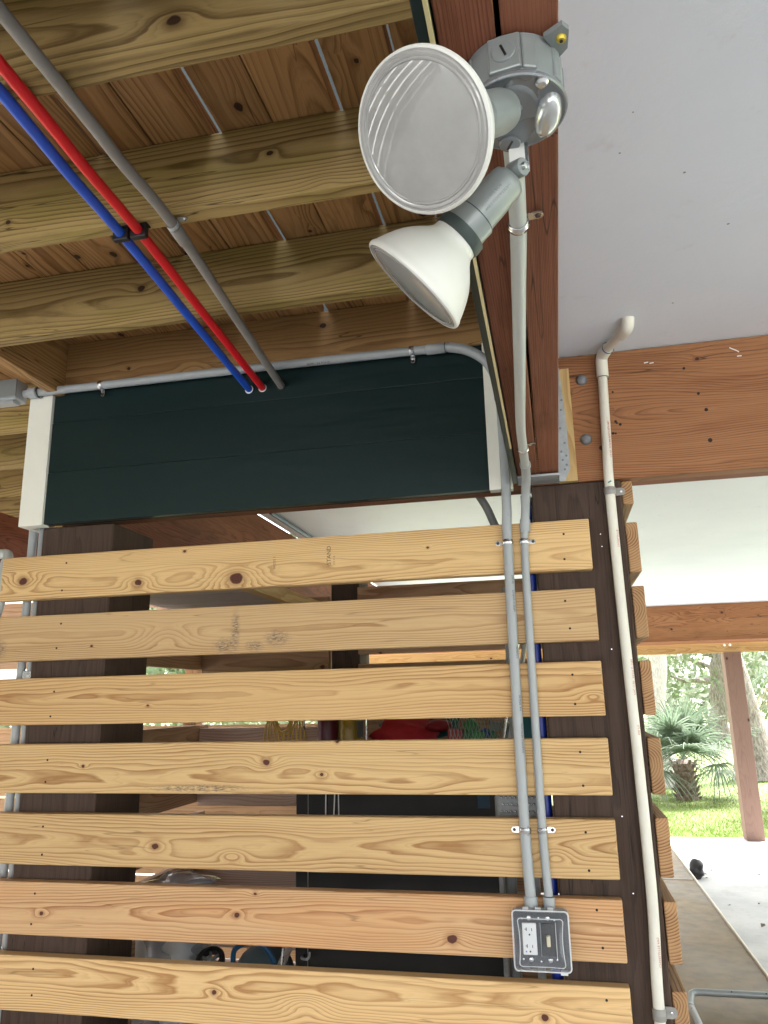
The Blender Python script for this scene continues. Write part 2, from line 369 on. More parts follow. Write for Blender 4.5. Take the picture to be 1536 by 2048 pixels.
def mk_lens():
    t = NT('lamp_lens'); c = t.coord()
    x, y, z = t.sep(c)[:3]
    t.put(t.b.inputs['Base Color'], t.ramp(t.noise(c, 26., 4, .6), [(.3, (.30, .30, .29)), (.7, (.37, .37, .36))]))
    t.b.inputs['Roughness'].default_value = .03; t.b.inputs['IOR'].default_value = 1.9; t.b.inputs['Specular IOR Level'].default_value = .5
    g = t.m_('MULTIPLY', t.m_('SINE', t.m_('MULTIPLY', x, 3600.)), t.m_('SINE', t.m_('MULTIPLY', z, 3600.)))
    return t.m
lens_m = mk_lens()
def mk_concrete():
    t = NT('concrete_slab'); c = t.coord()
    n = t.noise(c, 1.3, 6, .65); n2 = t.noise(c, 26., 4, .7)
    col = t.mix(t.sm(n, .35, .65), (.42, .42, .43), (.56, .555, .55)); col = t.mix(t.sm(n2, .55, .75, 0, .35), col, (.22, .21, .20)); n3 = t.noise(c, .7, 6, .75); col = t.mix(t.sm(n3, .52, .66, 0, .45), col, (.24, .22, .20))
    t.put(t.b.inputs['Base Color'], col); t.b.inputs['Roughness'].default_value = .75; t.bump(n2, .002); return t.m
concrete = mk_concrete()
def mk_grass(name, a, b):
    t = NT(name); c = t.coord(); n = t.noise(c, 2.2, 5, .6); n2 = t.noise(c, 60., 3, .6)
    col = t.mix(t.sm(n, .35, .65), a, b); col = t.mix(t.sm(n2, .5, .7, 0, .5), col, tuple(k * .55 for k in a))
    t.put(t.b.inputs['Base Color'], col); t.b.inputs['Roughness'].default_value = .8; t.bump(n2, .01); return t.m
lawn_m = mk_grass('lawn_ground', (.12, .17, .04), (.20, .24, .08))

def leafm(name, a, b, tr=.35):
    t = NT(name); c = t.coord(); n = t.noise(c, 1.6, 4, .7); n2 = t.noise(c, 23., 2, .5)
    col = t.mix(t.sm(n, .35, .65), a, b); col = t.mix(t.sm(n2, .4, .7, 0, .5), col, tuple(k * 1.5 for k in b))
    t.put(t.b.inputs['Base Color'], col); t.b.inputs['Roughness'].default_value = .55
    tl = t.n('ShaderNodeBsdfTranslucent'); t.put(tl.inputs['Color'], col)
    mx = t.n('ShaderNodeMixShader'); mx.inputs[0].default_value = tr
    t.t.links.new(t.b.outputs[0], mx.inputs[1]); t.t.links.new(tl.outputs[0], mx.inputs[2]); t.t.links.new(mx.outputs[0], t.out.inputs[0])
    return t.m
leaf_a = leafm('oak_leaf', (.06, .09, .04), (.10, .12, .06), .5); leaf_b = leafm('pale_leaf', (.08, .12, .06), (.12, .15, .08), .5)
blade_m = leafm('grass_blade', (.10, .17, .03), (.17, .24, .05), .5)
frond_m = leafm('palm_frond', (.11, .17, .10), (.16, .20, .15), .5); frond_d = leafm('dry_frond', (.16, .14, .07), (.24, .20, .10), .2)
def mk_bark(name, a, b, sc=6.):
    t = NT(name); c = t.coord(); s3 = t.sep(c)
    v = t.com(t.m_('MULTIPLY', s3[0], 2.2), t.m_('MULTIPLY', s3[1], 2.2), t.m_('MULTIPLY', s3[2], .7))
    n = t.noise(v, sc * 2, 6, .7); col = t.mix(t.sm(n, .35, .65), a, b)
    t.put(t.b.inputs['Base Color'], col); t.b.inputs['Roughness'].default_value = .9; t.bump(n, .05); return t.m
bark_oak = mk_bark('oak_bark', (.12, .10, .09), (.30, .27, .25)); bark_pale = mk_bark('pale_palm_bark', (.45, .43, .41), (.65, .62, .60), 9.)
boot_m = mk_bark('palm_boot', (.14, .10, .08), (.32, .25, .21), 10.)

# ================================================================== THE SETTING
# ground
slab = kind(bd('floor', -7, 9, -6.5, 7.82, -.12, 0, concrete, bev=.01), 'structure')
kind(bd('bounce_paving_back', -30, 30, -40, -6.52, -.12, -.004, concrete, bev=.01), 'structure')  # added out of view: pale paving that bounces neutral light under the deck
kind(bd('bounce_paving_side', -14, -7.02, -6.5, 3, -.12, -.004, concrete, bev=.01), 'structure')  # more added paving on the unseen left, for the same light bounce
g = []; gf = []
N = 40
for i in range(N + 1):
    for j in range(N + 1):
        px = -150 + 300 * i / N; py = -150 + 300 * j / N
        near = max(0, math.hypot(px, py - 5) - 15)
        g.append((px, py, -.05 + .0 * near))
for i in range(N):
    for j in range(N):
        a = i * (N + 1) + j; gf.append((a, a + N + 1, a + N + 2, a + 1))
kind(mesh_obj('lawn', g, gf, lawn_m, origin=(0, 0, 0)), 'structure')
# house soffit
kind(bd('ceiling', -1.60, 9, .15, 7.30, 2.575, 2.60, white_p, bev=0), 'structure')
kind(bd('ceiling', -.1265, 9, -6.5, .15, 2.577, 2.602, white_p, bev=0), 'structure')
kind(bd('house_underside', -1.60, 9, .15, 7.30, 2.62, 2.75, ply_w, bev=0), 'structure')
kind(bd('house_underside', -.1265, 9, -6.5, .149, 2.62, 2.75, ply_w, bev=0), 'structure')

hw_ = thing('house', 'green sided house standing on the beams above the white ceiling', 'house', (3, 0, 2.76))
bd('wall', -.195, -.13, -6.5, .149, 2.752, 5.4, green_w, hw_, 'y', bev=0)
bd('wall', -.129, 9, -6.5, -6.44, 2.752, 5.4, green_w, hw_, 'x', bev=0)
bd('wall', -1.79, -1.60, .15, 7.3, 2.752, 5.4, green_w, hw_, 'y', bev=0)
bd('wall', -1.79, -.196, .06, .149, 2.63, 5.4, green_w, hw_, 'x', bev=0)
bd('roof', -.36, 9.4, -6.9, 7.8, 5.41, 5.6, pvc_warm, hw_, 'x', bev=0)
# ---------------- house beams
hb = thing('house_beam', 'orange stained plywood faced beam under the white ceiling, above the dark corner post', 'beam', (0, .09, 2.19))
bd('face_board', -1.69, 9, .04, .088, 2.19, 2.5745, ply_w, hb, bev=.002)
bd('back_board', -1.69, 9, .0885, .14, 2.192, 2.574, beam_w, hb, bev=.002)
for (x, z) in ((.016, 2.497), (.014, 2.314)):
    b = lathe('bolt', [(.0001, -.011), (.008, -.010), (.014, -.006), (.0165, -.001), (.0168, .002)], (x, .04, z), (0, 1, 0), boltm, hb, 24)
for (x, z, r) in ((.088, 2.395, .013), (.10, 2.36, .004), (.085, 2.42, .004), (.103, 2.355, .003), (.112, 2.35, .004), (.09, 2.325, .004), (.097, 2.324, .003),
                  (.30, 2.50, .004), (.33, 2.42, .004), (.345, 2.37, .005), (.10, 2.45, .003), (.345, 2.28, .006), (.055, 2.285, .007)):
    lathe('nail_hole', [(r * .3, -.0006), (r, -.0003), (r, .001)], (x, .0398, z), (0, 1, 0), hole_m if r < .01 else ply_w, hb, 14)
# paint splashes on the beam face
for (x, z, a) in ((.432, 2.545, -.6), (.44, 2.54, -.6), (.446, 2.536, -.7), (.45, 2.52, 0), (.20, 2.53, .1), (.215, 2.527, .1)):
    obox('paint_mark', (x, .0395, z), (math.cos(a), 0, math.sin(a)), (0, 1, 0), (-math.sin(a), 0, math.cos(a)), .006, .0006, .0014, white_pl, hb, bev=.0004, segs=1)

jb = thing('joist_beam', 'doubled reddish beam running overhead from the flood light to the orange beam', 'beam', (-.127, -1.8, 2.19))
bd('ply', -.1815, -.1285, -6.4, -.052, 2.190, 2.5755, beam_w, jb, 'y', bev=.002)
bd('ply', -.1235, -.072, -6.4, -.050, 2.192, 2.5755, beam_w, jb, 'y', bev=.002)
bd('siding_panel', -.1975, -.1825, -6.4, -.035, 2.177, 2.75, green_w, jb, 'y', bev=.001)
bd('raw_edge', -.1865, -.1822, -6.4, -.36, 2.1745, 2.18, tanedge, jb, 'y', bev=.0005)
hg = bd('hanger_seat', -.184, -.070, -.085, -.002, 2.180, 2.1865, galv, jb, bev=.001)
# perforated hanger flange beside the beam
fl = [(-.0715, 2.19), (-.055, 2.187), (-.037, 2.225), (-.038, 2.36), (-.046, 2.53), (-.0715, 2.53)]
vs = [(x, .012, z) for x, z in fl] + [(x, .0145, z) for x, z in fl]; n = len(fl)
mesh_obj('hanger_flange', vs, [tuple(range(n)), tuple(range(2 * n - 1, n - 1, -1))] + [(i, i + n, (i + 1) % n + n, (i + 1) % n) for i in range(n)], galv, jb)
for (x, z) in ((-.052, 2.222), (-.046, 2.235), (-.056, 2.25), (-.045, 2.262), (-.058, 2.275), (-.047, 2.30), (-.056, 2.345), (-.050, 2.40), (-.046, 2.43), (-.060, 2.47), (-.053, 2.51)):
    lathe('hanger_nail', [(.0001, -.001), (.0032, -.0008), (.0034, .001)], (x, .0118, z), (0, 1, 0), boltm, jb, 10)
sp = tag(bd('spacer_board', -.070, -.019, .016, .0395, 2.188, 2.528, spacer_w, None, 'z', bev=.001), 'pale upright wood strip between the steel hanger and the orange beam', 'wood strip')
fb_ = thing('far_beam', 'far red beam over the open side, carried by the leaning looking brown post', 'beam', (2, 7.1, 2.2))
bd('red_beam', -3, 9, 7.05, 7.15, 2.175, 2.574, ply_w, fb_, bev=.002)
bd('lower_beam', -3, 9, 7.62, 7.70, 2.06, 2.174, spacer_w, fb_, bev=.002)
bd('lower_beam', -3, 9, 7.0, 7.6, 2.170, 2.1745, beam_w, fb_, bev=.0)
fp = thing('far_post', 'brown square post standing at the edge of the slab by the lawn', 'post', (1.9, 7.82, 0))
bd('shaft', 1.81, 2.00, 7.62, 7.81, 0, 2.18, fpost_w, fp, 'z', bev=.006)
for (x) in (1.83, 1.89): lathe('bolt', [(.0001, -.014), (.012, -.009), (.016, 0), (.016, .004)], (x, 7.617, 2.145), (0, 1, 0), white_pl, fp, 12)
lb = thing('side_beam', 'dark beam on the left posts inside the enclosure, running back under the ceiling', 'beam', (-1.68, 2, 2.2))
bd('shaft', -1.74, -1.605, .145, 6.9, 2.19, 2.572, beam_w, lb, 'y', bev=.002)

rb_ = thing('side_beam', 'dark red beam beyond the left end of the green panel with daylight under it', 'beam', (-2.9, 3, 2.2))
bd('shaft', -3.0, -2.9, .9, 7, 2.30, 2.60, beam_w, rb_, 'y', bev=.002)
# ---------------- posts
def post(x0, y0, w, label, top=2.188, nm='post', grp='dark posts of the slatted enclosure'):
    p = thing(nm, label, 'post', (x0 + w / 2, y0 + w / 2, 0), grp)
    bd('shaft', x0, x0 + w, y0, y0 + w, 0, top, post_w, p, 'z', bev=.004, segs=1); return p
cp = post(-.150, .0395, .247, 'thick dark brown post at the right end of the front slats, under the orange beam')
for (x, z) in ((.03, 2.035), (.031, 2.00), (.032, 1.72), (.02, 1.30), (.03, 1.12)):
    lathe('staple', [(.0001, -.001), (.0018, -.0008), (.002, .001)], (x, .039, z), (0, 1, 0), zinc, cp, 8)
post(-1.735, .0395, .258, 'thick dark brown post behind the left ends of the front slats', 2.174)
post(-1.118, 1.30, .135, 'dark post in the middle of the back slats, behind the black cabinet', 2.2)
post(-.02, 3.9, .14, 'dark post at the far end of the side slats', 2.57)
post(-1.74, 3.9, .14, 'dark post far behind the left corner of the enclosure', 2.57)

# ================================================================== FRONT SLAT WALL
Z = [2.073, 1.8815, 1.689, 1.494, 1.2975, 1.1125, .920, .728, .536, .344]
xl = [-1.842, -1.93, -1.95, -1.93, -1.95, -1.94, -1.95, -1.94, -1.95, -1.93]
fw = thing('slat_wall', 'front wall of seven and more pale pine slats across the enclosure, carrying the conduits', 'slat wall', (-.9, .02, 0))
cx = [(a + 0) / 2 for a in xl]
def kk(i, L): return [(x - cx[i], z - (Z[i] - .0699), r) for x, z, r in L]
K = [kk(0, [(-1.76, 1.993, .012), (-1.354, 1.967, .010), (-1.032, 1.963, .0175), (-1.202, 2.056, .004), (-.45, 2.02, .003)]),
     kk(1, [(-1.50, 1.78, .003), (-1.25, 1.80, -.017)]),
     kk(2, [(-1.3, 1.60, .003), (-.03, 1.60, -.006)]),
     kk(3, [(-.928, 1.438, .009), (-.766, 1.406, .005), (-.72, 1.493, .005), (-1.50, 1.43, .004)]),
     kk(4, [(-1.255, 1.214, .008), (-1.025, 1.195, -.008), (-.15, 1.21, -.008)]),
     kk(5, [(-1.006, 1.046, .006), (-.422, 1.011, .010), (-1.60, 1.03, .005), (-.954, 1.10, .004)]),
     kk(6, [(-1.065, .858, .0065), (-.204, .847, .007), (-.812, .838, -.013)]), [], [], []]
sl_m = [pine(0, K[0], (.05, -.02), freq=260, drift=.03), pine(1, K[1], (.035, .0), (.60, .41, .21), (.38, .21, .09), freq=190, drift=.035,
             dirt=[(-1.06 - cx[1], -.045, .05, .028), (-1.03 - cx[1], 0, .018, .07), (-.97 - cx[1], -.05, .035, .02), (-.9 - cx[1], -.03, .05, .03), (-1.83 - cx[1], -.03, .04, .04)]),
        pine(2, K[2], (.04, .01), (.64, .42, .195), (.36, .18, .064), freq=200, drift=.035), pine(3, K[3], (.06, -.03), freq=240, drift=.03,
             dirt=[(-1.13 - cx[3], -.055, .2, .014)]),
        pine(4, K[4], (.05, .0), (.65, .44, .21), (.34, .17, .06), freq=220, drift=.035), pine(5, K[5], (.03, -.01), (.64, .405, .21), (.36, .165, .066), freq=200, drift=.035, tint=(1., .90, .82)),
        pine(6, K[6], (.05, .02), (.67, .455, .22), (.37, .19, .07), freq=205, drift=.035)] + [pine_gen] * 3
scr = [[(-.07, 2.034), (-.073, 1.964)], [(-.08, 1.85), (-.073, 1.776)], [(-.076, 1.655), (-.075, 1.58)], [(-.072, 1.46), (-.071, 1.378)], [(-.074, 1.267), (-.073, 1.178)], [(-.062, 1.089), (-.055, 1.005)], [(-.056, .892), (-.06, .81)]]
scl = [[(-1.609, 2.044), (-1.617, 1.957)], [(-1.611, 1.853), (-1.62, 1.778)], [(-1.616, 1.647), (-1.622, 1.574)], [(-1.62, 1.448), (-1.621, 1.386)], [(-1.617, 1.262), (-1.613, 1.186)], [(-1.626, 1.082), (-1.63, 1.002)], [(-1.612, .888), (-1.61, .822)]]
for i, z in enumerate(Z):
    s = bd('slat', xl[i], 0.0, 0.0, .038, z - .1398, z, sl_m[i], fw, 'x', bev=.0035)
    if i < 7:
        for (x, zz) in scr[i] + scl[i]:
            lathe('screw', [(.0001, -.0006), (.0031, -.0004), (.0034, .001)], (x, -.0001, zz), (0, 1, 0), hole_m, s, 10)
    if i == 0:
        text_flat('stamp', 'STAND', .0175, (-.737, -.0006, 1.987), (0, 0, 1), (-1, 0, 0), ink_soft, s)
        text_flat('stamp', '112 114', .0085, (-.724, -.0006, 1.985), (0, 0, 1), (-1, 0, 0), ink_soft, s)
        text_flat('stamp', '042202 1', .010, (-.908, -.0006, 1.985), (0, 0, 1), (-1, 0, 0), ink_soft, s)

# side slats running back from the corner post
sw = thing('side_slat_wall', 'side wall of slats running back from the corner post, seen by their end grain', 'slat wall', (.12, 1.9, 0))
ZS = [2.262, 2.066, 1.887, 1.688, 1.492, 1.297, 1.103, .905, .71, .52, .33]
YS = [.06, .05, .042, .04, .04, .04, .04, .04, .04, .04, .04]
for i, z in enumerate(ZS):
    if i == 0: z0 = 2.12; z = 2.188
    else: z0 = z - .140
    bd('slat', .0985 + random.uniform(0, .003), .131 + random.uniform(-.002, .003), YS[i] + .002, 4.0 + random.uniform(-.05, .05), z0, z, pine_side, sw, 'y', bev=.004)
# enclosure: left side and back
lw = thing('side_slat_wall', 'left inner wall of slats seen through the gaps beside the left post', 'slat wall', (-1.76, 2, 0))
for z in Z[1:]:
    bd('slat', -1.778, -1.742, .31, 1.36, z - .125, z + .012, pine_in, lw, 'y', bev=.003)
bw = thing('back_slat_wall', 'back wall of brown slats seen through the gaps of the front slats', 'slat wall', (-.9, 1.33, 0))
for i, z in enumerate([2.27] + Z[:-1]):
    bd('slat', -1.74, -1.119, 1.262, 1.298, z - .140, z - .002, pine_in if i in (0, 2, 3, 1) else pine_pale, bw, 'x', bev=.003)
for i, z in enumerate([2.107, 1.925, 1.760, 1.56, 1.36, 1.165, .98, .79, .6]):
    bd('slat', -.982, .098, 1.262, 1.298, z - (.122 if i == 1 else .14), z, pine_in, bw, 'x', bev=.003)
ow = thing('orange_lit_board_wall', 'board wall further back on the left with orange light put into its wood colour', 'board wall', (-2.7, 2.6, 0))
for z in [1.765 - .146 * k for k in range(12)]:
    bd('board', -7, -.95, 2.45, 2.49, z - .13, z, orange_lit_wood, ow, 'x', bev=.003)
for z in (2.30, 2.14, 1.98): bd('board', -7, -2.75, 2.45, 2.49, z - .125, z, pine_in, ow, 'x', bev=.003)
for x in (-5.2, -3.4, -2.45, -1.5): bd('upright', x, x + .09, 2.50, 2.59, 0, 2.2, orange_lit_wood, ow, 'z', bev=.003)
gs = thing('storage_shelf', 'grey board shelf high inside the enclosure with a pale cleat on its edge', 'shelf', (-1.5, .8, 2.0))
for k, (y0, y1) in enumerate(((.33, .545), (.552, .77), (.777, 1.0), (1.007, 1.255))): bd('board', -1.735, -1.205, y0, y1, 2.003, 2.028, grey_w, gs, 'x', bev=.001)
bd('cleat', -1.203, -1.16, .33, 1.255, 1.995, 2.05, spacer_w, gs, 'y', bev=.001)

# ================================================================== GREEN SIDED HEADER
hd = thing('header_panel', 'dark green painted siding panel with cream end trims above the slats', 'siding panel', (-1., .02, 2.18))
for (a, b_, dy) in ((2.1765, 2.349, 0), (2.3505, 2.5225, .0015), (2.524, 2.628, .003)):
    bd('siding_board', -1.705, -.2655, dy, .022, a, b_, green_w, hd, 'x', bev=.0012)
bd('corner_trim', -1.790, -1.704, -.010, .030, 2.172, 2.628, trim_p, hd, 'z', bev=.0015)
bd('corner_trim', -1.790, -1.768, .031, .14, 2.172, 2.61, trim_p, hd, 'z', bev=.0015)
bd('corner_trim', -.2645, -.199, -.010, .022, 2.172, 2.628, trim_p, hd, 'z', bev=.0015)
bd('backing', -1.765, -.2, .0225, .0385, 2.178, 2.62, post_w, hd, 'x', bev=0)

# ================================================================== DECK OVERHEAD
dk = thing('deck', 'raised timber deck overhead: greenish joists with brown boards laid across them', 'deck', (-1.5, -1.5, 2.62))
JY = [-6.05, -5.65, -5.25, -4.85, -4.44, -4.04, -3.64, -3.23, -2.83, -2.42, -2.015, -1.61, -1.199, -.809, -.398]
for y in JY:
    j = bd('joist', -6, -.202, y, y + .038, 2.62, 2.805, joist_w, dk, 'x', bev=.0025)
    bd('joist_hanger', -.250, -.2005, y - .0015, y, 2.615, 2.79, galv, j, bev=0)
bd('ledger', -1.669, -.202, -.0002, .038, 2.6285, 2.805, ledger_w, dk, 'x', bev=.002)
bd('trimmer', -1.707, -1.669, -.359, .037, 2.62, 2.805, ledger_w, dk, 'y', bev=.002)
for y in (.287, .675, 1.111, 1.5, 1.9): bd('joist', -6, -1.80, y - .038, y, 2.62, 2.805, joist_w, dk, 'x', bev=.0025)
bd('rim_joist', -6, -.202, -6.44, -6.40, 2.62, 2.805, joist_w, dk, 'x', bev=.0025)
x = -.202; n = 0
edges = [-.262] + [-.3435, -.4855, -.627, -.767, -.906, -1.0375, -1.183, -1.337, -1.48]
while edges[-1] > -5.8: edges.append(edges[-1] - .142)
gaps = [.010, .0165, .003, .0235, .004, .009, .003, .004]
for i in range(len(edges) - 1):
    gp = gaps[i] if i < len(gaps) else random.choice((.001, .002, .003, .004))
    y1 = .038 if edges[i] > -1.72 else 1.95
    bd('deck_board', edges[i + 1] + gp, edges[i], -6.45, y1, 2.8065 + random.uniform(0, .002), 2.845, deckb_w, dk, 'Y', bev=.002)
bd('flashing', -.258, -.199, -6.4, -.002, 2.8045, 2.8062, pvc_warm, dk, 'y', bev=0)

# ================================================================== PIPES
def strap(parent, c, axis, tab, normal, r, mat=zinc, tl=.022, wd=.014):
    """one-hole strap: a band over the pipe and a tab with a screw; tab = direction of the tab, normal = away from the board"""
    a = Vector(axis).normalized(); t = Vector(tab).normalized(); n_ = Vector(normal).normalized(); c = Vector(c)
    vs = []; fs = []; K_ = 14; ro = r + .0016
    prof = [(-wd / 2, 0), (-wd / 2 + .001, .0006), (-.002, .0007), (0, .0016), (.002, .0007), (wd / 2 - .001, .0006), (wd / 2, 0)]
    angs = [math.pi * (k / K_) * 1.12 - .12 * math.pi for k in range(K_ + 1)]
    for ang in angs:
        d = t * math.cos(ang) + n_ * math.sin(ang)
        for (s, e) in prof: vs.append(c + a * s + d * (ro + e))
    m = len(prof)
    for i in range(len(angs) - 1):
        for k in range(m - 1): fs.append((i * m + k, i * m + k + 1, (i + 1) * m + k + 1, (i + 1) * m + k))
    ob = mesh_obj('strap', vs, fs, mat, parent); autosmooth(ob)
    sm_ = ob.modifiers.new('s', 'SOLIDIFY'); sm_.thickness = .0012
    base = c - n_ * (r - .001); p0 = base + t * (r + .0008)
    w2 = wd / 2; out = []
    pts = [(-0.001, -w2), (tl * .62, -w2)] + [(tl * .62 + w2 * math.sin(q), -w2 * math.cos(q)) for q in [math.pi * k / 6 for k in range(1, 6)]] + [(tl * .62, w2), (-.001, w2)]
    for h in (0, .0018):
        for (p, q) in pts: out.append(p0 + t * p + a * q + n_ * h)
    k = len(pts)
    tb = mesh_obj('tab', out, [tuple(range(k)), tuple(range(2 * k - 1, k - 1, -1))] + [(i, i + k, (i + 1) % k + k, (i + 1) % k) for i in range(k)], mat, ob)
    lathe('screw', [(.0001, .0042), (.003, .0038), (.0042, .002), (.0044, .0)], p0 + t * (tl * .6), n_, screw_m if mat is zinc else zinc, ob, 14)
    return ob
def ringj(parent, c, axis, r, L, mat, name='coupling', lip=.0028):
    return lathe(name, [(r + .0002, -L / 2 - .002), (r + lip * .6, -L / 2), (r + lip, -L / 2 + .002), (r + lip, L / 2 - .001), (r + lip * .8, L / 2), (r + .0002, L / 2)], c, axis, mat, parent, 28, cap=False)

# -- left conduit: from the junction box along the header, round the bend and down to the outlet box
rA, rB = .01335, .01075
ca = thing('conduit', 'thicker grey conduit along the green panel, then down to the left of the outlet box', 'conduit', (-.22, -.02, 1.12))
pa = [(-1.80, -.0275, 2.628), (-1.0, -.0275, 2.6245), (-.36, -.0275, 2.6175)]
bend = smoothpath([(-.36, -.0275, 2.6175), (-.318, -.0275, 2.606), (-.283, -.0272, 2.587), (-.253, -.0268, 2.560), (-.232, -.0262, 2.520), (-.2215, -.0255, 2.475), (-.2185, -.025, 2.44)], 5)
down = [(-.2185, -.025, 2.44), (-.2175, -.020, 2.28), (-.2195, -.0145, 2.12), (-.223, -.0142, 2.02), (-.2245, -.0142, 1.60), (-.2235, -.0142, 1.27), (-.2195, -.016, 1.118)]
tube('pipe', smoothpath(pa, 4), rA, pvc_grey, ca, 20)
tube('elbow', bend, rA + .0016, pvc_grey, ca, 22)
tube('pipe', smoothpath(down, 6), rA, pvc_grey, ca, 20)
ringj(ca, (-.40, -.0275, 2.6175), (1, 0, 0), rA, .055, pvc_grey); ringj(ca, (-.2187, -.025, 2.455), (0, 0, 1), rA + .0012, .04, pvc_grey)
lathe('glue_line', [(rA + .0035, -.0009), (rA + .0035, .0009)], (-.371, -.0275, 2.617), (1, 0, 0), black_p, ca, 24, cap=False)
lathe('glue_line', [(rA + .0018, -.0009), (rA + .0018, .0009)], (-.2186, -.0245, 2.4345), (0, 0, 1), black_p, ca, 24, cap=False)
ringj(ca, (-1.765, -.0275, 2.628), (1, 0, 0), rA, .03, pvc_grey, lip=.006)
lathe('lock_ring', [(rA + .005, -.002), (rA + .007, -.0015), (rA + .007, .0015), (rA + .005, .002)], (-1.742, -.0275, 2.628), (1, 0, 0), black_p, ca, 24, cap=False)
strap(ca, (-.472, -.0275, 2.619), (1, 0, 0), (0, 0, -1), (0, -1, 0), rA); strap(ca, (-1.512, -.0275, 2.6265), (1, 0, 0), (0, 0, -1), (0, -1, 0), rA)
strap(ca, (-.223, -.0145, 2.018), (0, 0, 1), (-1, 0, 0), (0, -1, 0), rA); strap(ca, (-.2235, -.0145, 1.272), (0, 0, 1), (-1, 0, 0), (0, -1, 0), rA)
for (s, zz, sz, mt) in (('Made in America', 1.925, .0085, ink), ('CONDUIT', 1.80, .0075, ink), ('3/4" SCH 40', 1.665, .008, ink), ('SUNLIGHT RESISTANT', 1.56, .0075, ink_soft), ('RIGID PVC', 2.19, .0075, ink), ('30 DEG', 2.00, .0075, ink), ('LISTED 4302', 1.245, .0075, ink_soft), ('LISTED', 1.36, .0075, ink_soft)):
    text_pipe('print', s, sz, (-.2235, -.0143, zz - .1), (0, 0, 1), (.62, -.8, 0), rA + .0006, mt, ca)
text_pipe('print', 'BEND   3/4 SCH 40', .009, (-.80, -.0275, 2.6225), (1, 0, -.008), (0, -.6, -.8), rA + .0004, ink, ca)

# -- right conduit: from the flood light along the beam, down to the outlet box
cb = thing('conduit', 'thinner grey conduit running from the flood light down to the right of the outlet box', 'conduit', (-.177, -.02, 1.12))
pb = [(-.121, -1.425, 2.172), (-.1225, -1.262, 2.1765), (-.1305, -1.074, 2.1785), (-.143, -.78, 2.1785), (-.1545, -.50, 2.1785), (-.156, -.345, 2.1775), (-.1565, -.215, 2.177)]
tube('pipe', smoothpath(pb, 5), rB, pvc_grey2, cb, 20)
tube('elbow', smoothpath([(-.1565, -.215, 2.177), (-.157, -.17, 2.176), (-.158, -.125, 2.170), (-.161, -.085, 2.155), (-.165, -.05, 2.130), (-.1685, -.0265, 2.10), (-.172, -.017, 2.07), (-.1725, -.0135, 2.05)], 4), rB + .0014, pvc_grey, cb, 20)
tube('pipe', smoothpath([(-.1725, -.0135, 2.05), (-.178, -.0115, 1.98), (-.180, -.0115, 1.6), (-.180, -.0115, 1.273), (-.1755, -.0135, 1.12)], 6), rB, pvc_grey, cb, 20)
ringj(cb, (-.1722, -.0145, 2.062), (-.06, .1, -1), rB + .0004, .035, pvc_grey, lip=.0032)
ringj(cb, (-.1565, -.212, 2.1767), (0, 1, 0), rB + .0004, .018, pvc_grey)
strap(cb, (-.1225, -1.253, 2.1767), (0, 1, 0), (1, 0, 0), (0, 0, -1), rB); strap(cb, (-.156, -.346, 2.1775), (0, 1, 0), (1, 0, 0), (0, 0, -1), rB)
strap(cb, (-.1785, -.0118, 2.018), (0, 0, 1), (1, 0, 0), (0, -1, 0), rB); strap(cb, (-.180, -.0118, 1.272), (0, 0, 1), (1, 0, 0), (0, -1, 0), rB)
text_pipe('print', 'CANTEX  1/2 IN', .0125, (-.1725, -.0185, 2.085), (.03, -.22, 1), (.75, -.66, 0), rB + .0022, ink, cb)

# -- left vertical conduit and its junction box
jbx = thing('junction_box', 'grey junction box in the corner at the left end of the green panel', 'junction box', (-1.86, -.03, 2.6))
bd('body', -1.925, -1.806, -.062, -.004, 2.600, 2.672, pvc_grey, jbx, bev=.005)
bd('lid', -1.93, -1.802, -.070, -.0625, 2.606, 2.668, alu_paint, jbx, bev=.002)
bd('rib', -1.915, -1.82, -.055, -.02, 2.590, 2.5995, pvc_grey, jbx, bev=.001)
cl_ = thing('conduit', 'grey conduit standing beside the left dark post behind the slat ends', 'conduit', (-1.79, .08, 1.2))
tube('pipe', [(-1.80, .08, 2.60), (-1.80, .08, 2.1), (-1.797, .08, 1.0), (-1.797, .08, .1)], .0135, pvc_grey, cl_, 18)
tube('pipe', [(-1.762, .075, 2.4), (-1.763, .075, 1.2), (-1.763, .075, .1)], .010, pvc_grey, cl_, 14)
bd('bracket', -1.775, -1.74, .058, .066, 1.68, 1.715, zinc, cl_, bev=.001)
ga = thing('downspout_elbow', 'pale blue grey bent pipe at the left edge beside the top slat end', 'pipe elbow', (-1.9, -.03, 2.0))
tube('pipe', smoothpath([(-2.25, .10, 2.085), (-2.0, .09, 2.10), (-1.895, .08, 2.105), (-1.875, .05, 2.05), (-1.872, .045, 1.95), (-1.885, .04, 1.88)], 6), .016, pvc_grey2, ga, 16)

# -- coloured pipes under the joists
def hang(nm, label, mat, r, xs, grp, sag=.012):
    p = thing(nm, label, 'pipe', (xs[2], -1, 2.6), grp)
    x0, x1, x2, x3 = xs
    k_ = (x1 - x2) / .4
    pts = [(x2 + k_ * 4.5, -5.3, 2.6175 - r), (x2 + k_ * 2.4, -3.2, 2.6175 - r), (x2 + k_ * 1.2, -2.0, 2.6165 - r), (x1, -1.2, 2.6175 - r), (x2 + k_ * .2, -1.0, 2.614 - r), (x2, -.795, 2.6165 - r), (x2 * .55 + x3 * .45, -.40, 2.595 - r), (x3, 0.01, 2.573 - r * .6)]
    tube('pipe', smoothpath(pts, 6), r, mat, p, 18)
    lathe('rim_seal', [(r + .0005, -.001), (r + .0022, -.0008), (r + .0026, 0), (r + .0026, .001)], (x3, -.0005, 2.573 - r * .6), (0, 1, 0), white_pl if mat is not pvc_warm else black_p, p, 20)
    return p
